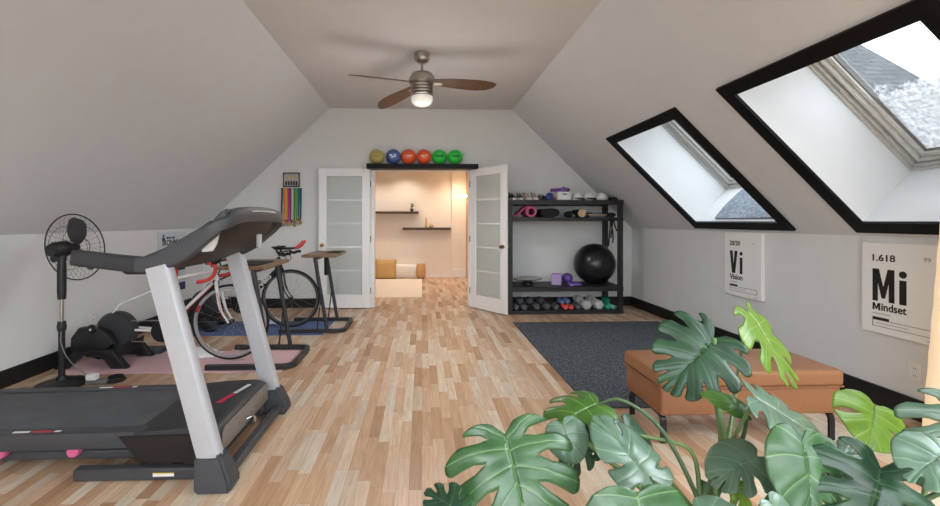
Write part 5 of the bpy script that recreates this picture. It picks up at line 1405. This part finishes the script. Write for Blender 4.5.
# (stalk joint px, depth), (tip px, depth), upper-face direction, material, options, stalk route
LV = [
 ((505, 434, 1.22), (537, 556, 1.06), (-.10, -.62, .80), 'leaf mid', dict(nf=6, wid=1.28, side=.32, droop=.20, gap=.34, t0=(.32, .42), lob=.95, th0=140, seed=1), [(560, 520, 1.2)]),
 ((714, 338, 1.62), (667, 389, 1.55), (-.25, -.86, .45), 'leaf deep', dict(nf=7, wid=1.08, side=.12, droop=.10, gap=.28, t0=(.40, .55), lob=1.0, th0=150, seed=2), [(717, 400, 1.55), (722, 450, 1.4)]),
 ((756, 398, 1.33), (846, 448, 1.24), (.25, -.30, .92), 'leaf blue', dict(nf=6, wid=1.3, side=.25, droop=.16, gap=.30, t0=(.35, .5), holes=.4, seed=3), [(738, 430, 1.34), (715, 480, 1.3)]),
 ((801, 440, 1.14), (826, 540, 1.02), (.10, -.72, .70), 'leaf mid', dict(nf=5, wid=.85, side=.34, droop=.22, gap=.28, skip=((1, 1), (1, 2), (1, 3), (1, 4), (-1, 1)), seed=4), [(790, 470, 1.2), (750, 520, 1.25)]),
 ((757, 456, 1.24), (714, 478, 1.20), (.25, -.25, .94), 'leaf blue', dict(nf=5, wid=1.0, side=.32, droop=.28, skip=((1, 1), (1, 2), (-1, 1), (1, 3)), gap=.25, seed=5), [(745, 480, 1.25)]),
 ((875, 406, 1.45), (868, 447, 1.40), (.0, -.96, .28), 'leaf lime', dict(nf=5, th0=135, wid=1.75, side=.16, droop=.05, gap=.26, t0=(.3, .4), holes=1.0, skip=((1, 1), (-1, 1), (1, 3), (-1, 3), (1, 4), (-1, 4)), seed=6), [(872, 450, 1.40), (840, 500, 1.3)]),
 ((880, 468, 1.08), (862, 575, .98), (.05, -.66, .75), 'leaf deep', dict(nf=6, wid=1.05, side=.30, droop=.25, gap=.34, seed=7), [(865, 510, 1.1)]),
 ((962, 405, 1.10), (985, 500, 1.02), (-.45, -.60, .66), 'leaf blue', dict(nf=6, wid=1.15, side=.20, droop=.12, gap=.42, t0=(.25, .4), seed=8), [(930, 470, 1.15), (895, 520, 1.15)]),
 ((748, 313, 1.70), (806, 384, 1.56), (.45, -.70, .55), 'leaf lime', dict(nf=5, wid=1.0, side=.35, droop=.20, gap=.40, t0=(.35, .5), lob=.85, seed=9), [(740, 360, 1.68), (728, 440, 1.5)]),
 ((598, 404, 1.42), (553, 418, 1.34), (-.1, -.35, .93), 'leaf half', dict(nf=4, wid=1.25, side=.5, droop=.35, gap=.3, seed=10), [(622, 400, 1.40), (660, 428, 1.36), (694, 490, 1.28)]),
 ((562, 424, 1.28), (578, 462, 1.22), (-.2, -.6, .75), 'leaf blue', dict(nf=4, wid=1.15, side=.3, droop=.3, skip=((1, 1), (-1, 1), (1, 2), (1, 3), (-1, 2), (-1, 3)), seed=11), [(590, 445, 1.30)]),
 ((588, 420, 1.40), (566, 478, 1.34), (-.3, -.9, .25), 'leaf deep', dict(nf=5, wid=.75, side=.4, droop=.15, gap=.5, t0=(.2, .3), seed=12), [(610, 425, 1.4), (660, 470, 1.32)]),
 ((650, 478, 1.14), (596, 414, 1.26), (.15, -.38, .92), 'leaf blue', dict(nf=5, wid=.95, lob=1.15, th0=150, skip=((1, 2), (-1, 3)), side=.30, droop=.10, gap=.26, t0=(.3, .45), seed=13), [(675, 505, 1.15)]),
 ((637, 493, 1.00), (655, 585, .93), (.0, -.62, .78), 'leaf mid', dict(nf=4, th0=130, wid=1.5, side=.26, droop=.2, skip=((1, 1), (-1, 1), (1, 2), (-1, 2)), gap=.25, seed=14), [(655, 530, 1.05)]),
 ((624, 424, 1.36), (662, 476, 1.28), (.35, -.6, .72), 'leaf deep', dict(nf=4, wid=.8, side=.3, droop=.2, skip=((1, 1), (-1, 1), (1, 2), (-1, 2), (1, 3), (-1, 3)), seed=15), [(640, 435, 1.36), (690, 450, 1.34), (700, 500, 1.28)]),
 ((460, 512, 1.05), (424, 486, 1.12), (-.2, -.5, .85), 'leaf deep', dict(nf=4, wid=.9, side=.35, droop=.3, seed=16), [(500, 530, 1.05)]),
 ((770, 502, 1.00), (806, 545, .95), (.1, -.6, .8), 'leaf blue', dict(nf=4, wid=1.0, side=.3, droop=.2, skip=((1, 1), (-1, 1), (1, 2), (-1, 2)), seed=17), [(765, 530, 1.05)]),
 ((700, 512, 1.00), (748, 520, .95), (.0, -.5, .86), 'leaf blue', dict(nf=4, wid=1.0, side=.3, droop=.2, skip=((1, 1), (-1, 1), (1, 2), (-1, 2)), seed=18), [(715, 540, 1.05)]),
 ((746, 412, 1.40), (708, 388, 1.44), (-.3, -.35, .9), 'leaf half', dict(nf=4, wid=.6, side=.5, droop=.4, skip=((1, 1), (-1, 1), (1, 2), (-1, 2), (1, 3), (-1, 3)), seed=19), [(742, 440, 1.36)]),
 ((826, 470, 1.22), (858, 442, 1.28), (-.1, -.45, .88), 'leaf deep', dict(nf=5, wid=.9, side=.3, droop=.2, seed=20), [(800, 500, 1.2)]),
 ((735, 478, 1.22), (752, 516, 1.18), (.2, -.8, .5), 'leaf lime', dict(nf=4, wid=.8, side=.4, droop=.2, seed=21), [(732, 505, 1.22)]),
 ((945, 452, 1.02), (912, 476, .98), (-.2, -.6, .75), 'leaf blue', dict(nf=4, wid=1.0, side=.3, droop=.2, skip=((1, 1), (-1, 1), (1, 2), (-1, 2)), seed=22), [(925, 500, 1.05)]),
 ((600, 455, 1.30), (585, 428, 1.36), (-.2, -.7, .65), 'leaf deep', dict(nf=4, wid=.8, side=.4, droop=.3, seed=23), [(640, 480, 1.28)]),
]
rnd = random.Random(2)
for k, (a, t, nh, m, kw, route) in enumerate(LV):
    Pa, Pt = dpt(*a), dpt(*t)
    lf = monstera_leaf(Pa, Pt, nh, m, mon, **kw)
    b0_ = base + V((rnd.uniform(-.05, .05), rnd.uniform(-.04, .05), rnd.uniform(.0, .12)))
    pts = [b0_] + [dpt(*q) for q in route[::-1]] + [Pa]
    w = [.0095] * 60
    pth = smooth_path(pts, 6); n = len(pth)
    MB().tube(pth, [(.016 if k == 1 else .008) * (1 - .45 * i / (n - 1)) for i in range(n)], 9).build('leaf_stalk', 'stalk green' if k % 3 else 'stalk dark', mon)
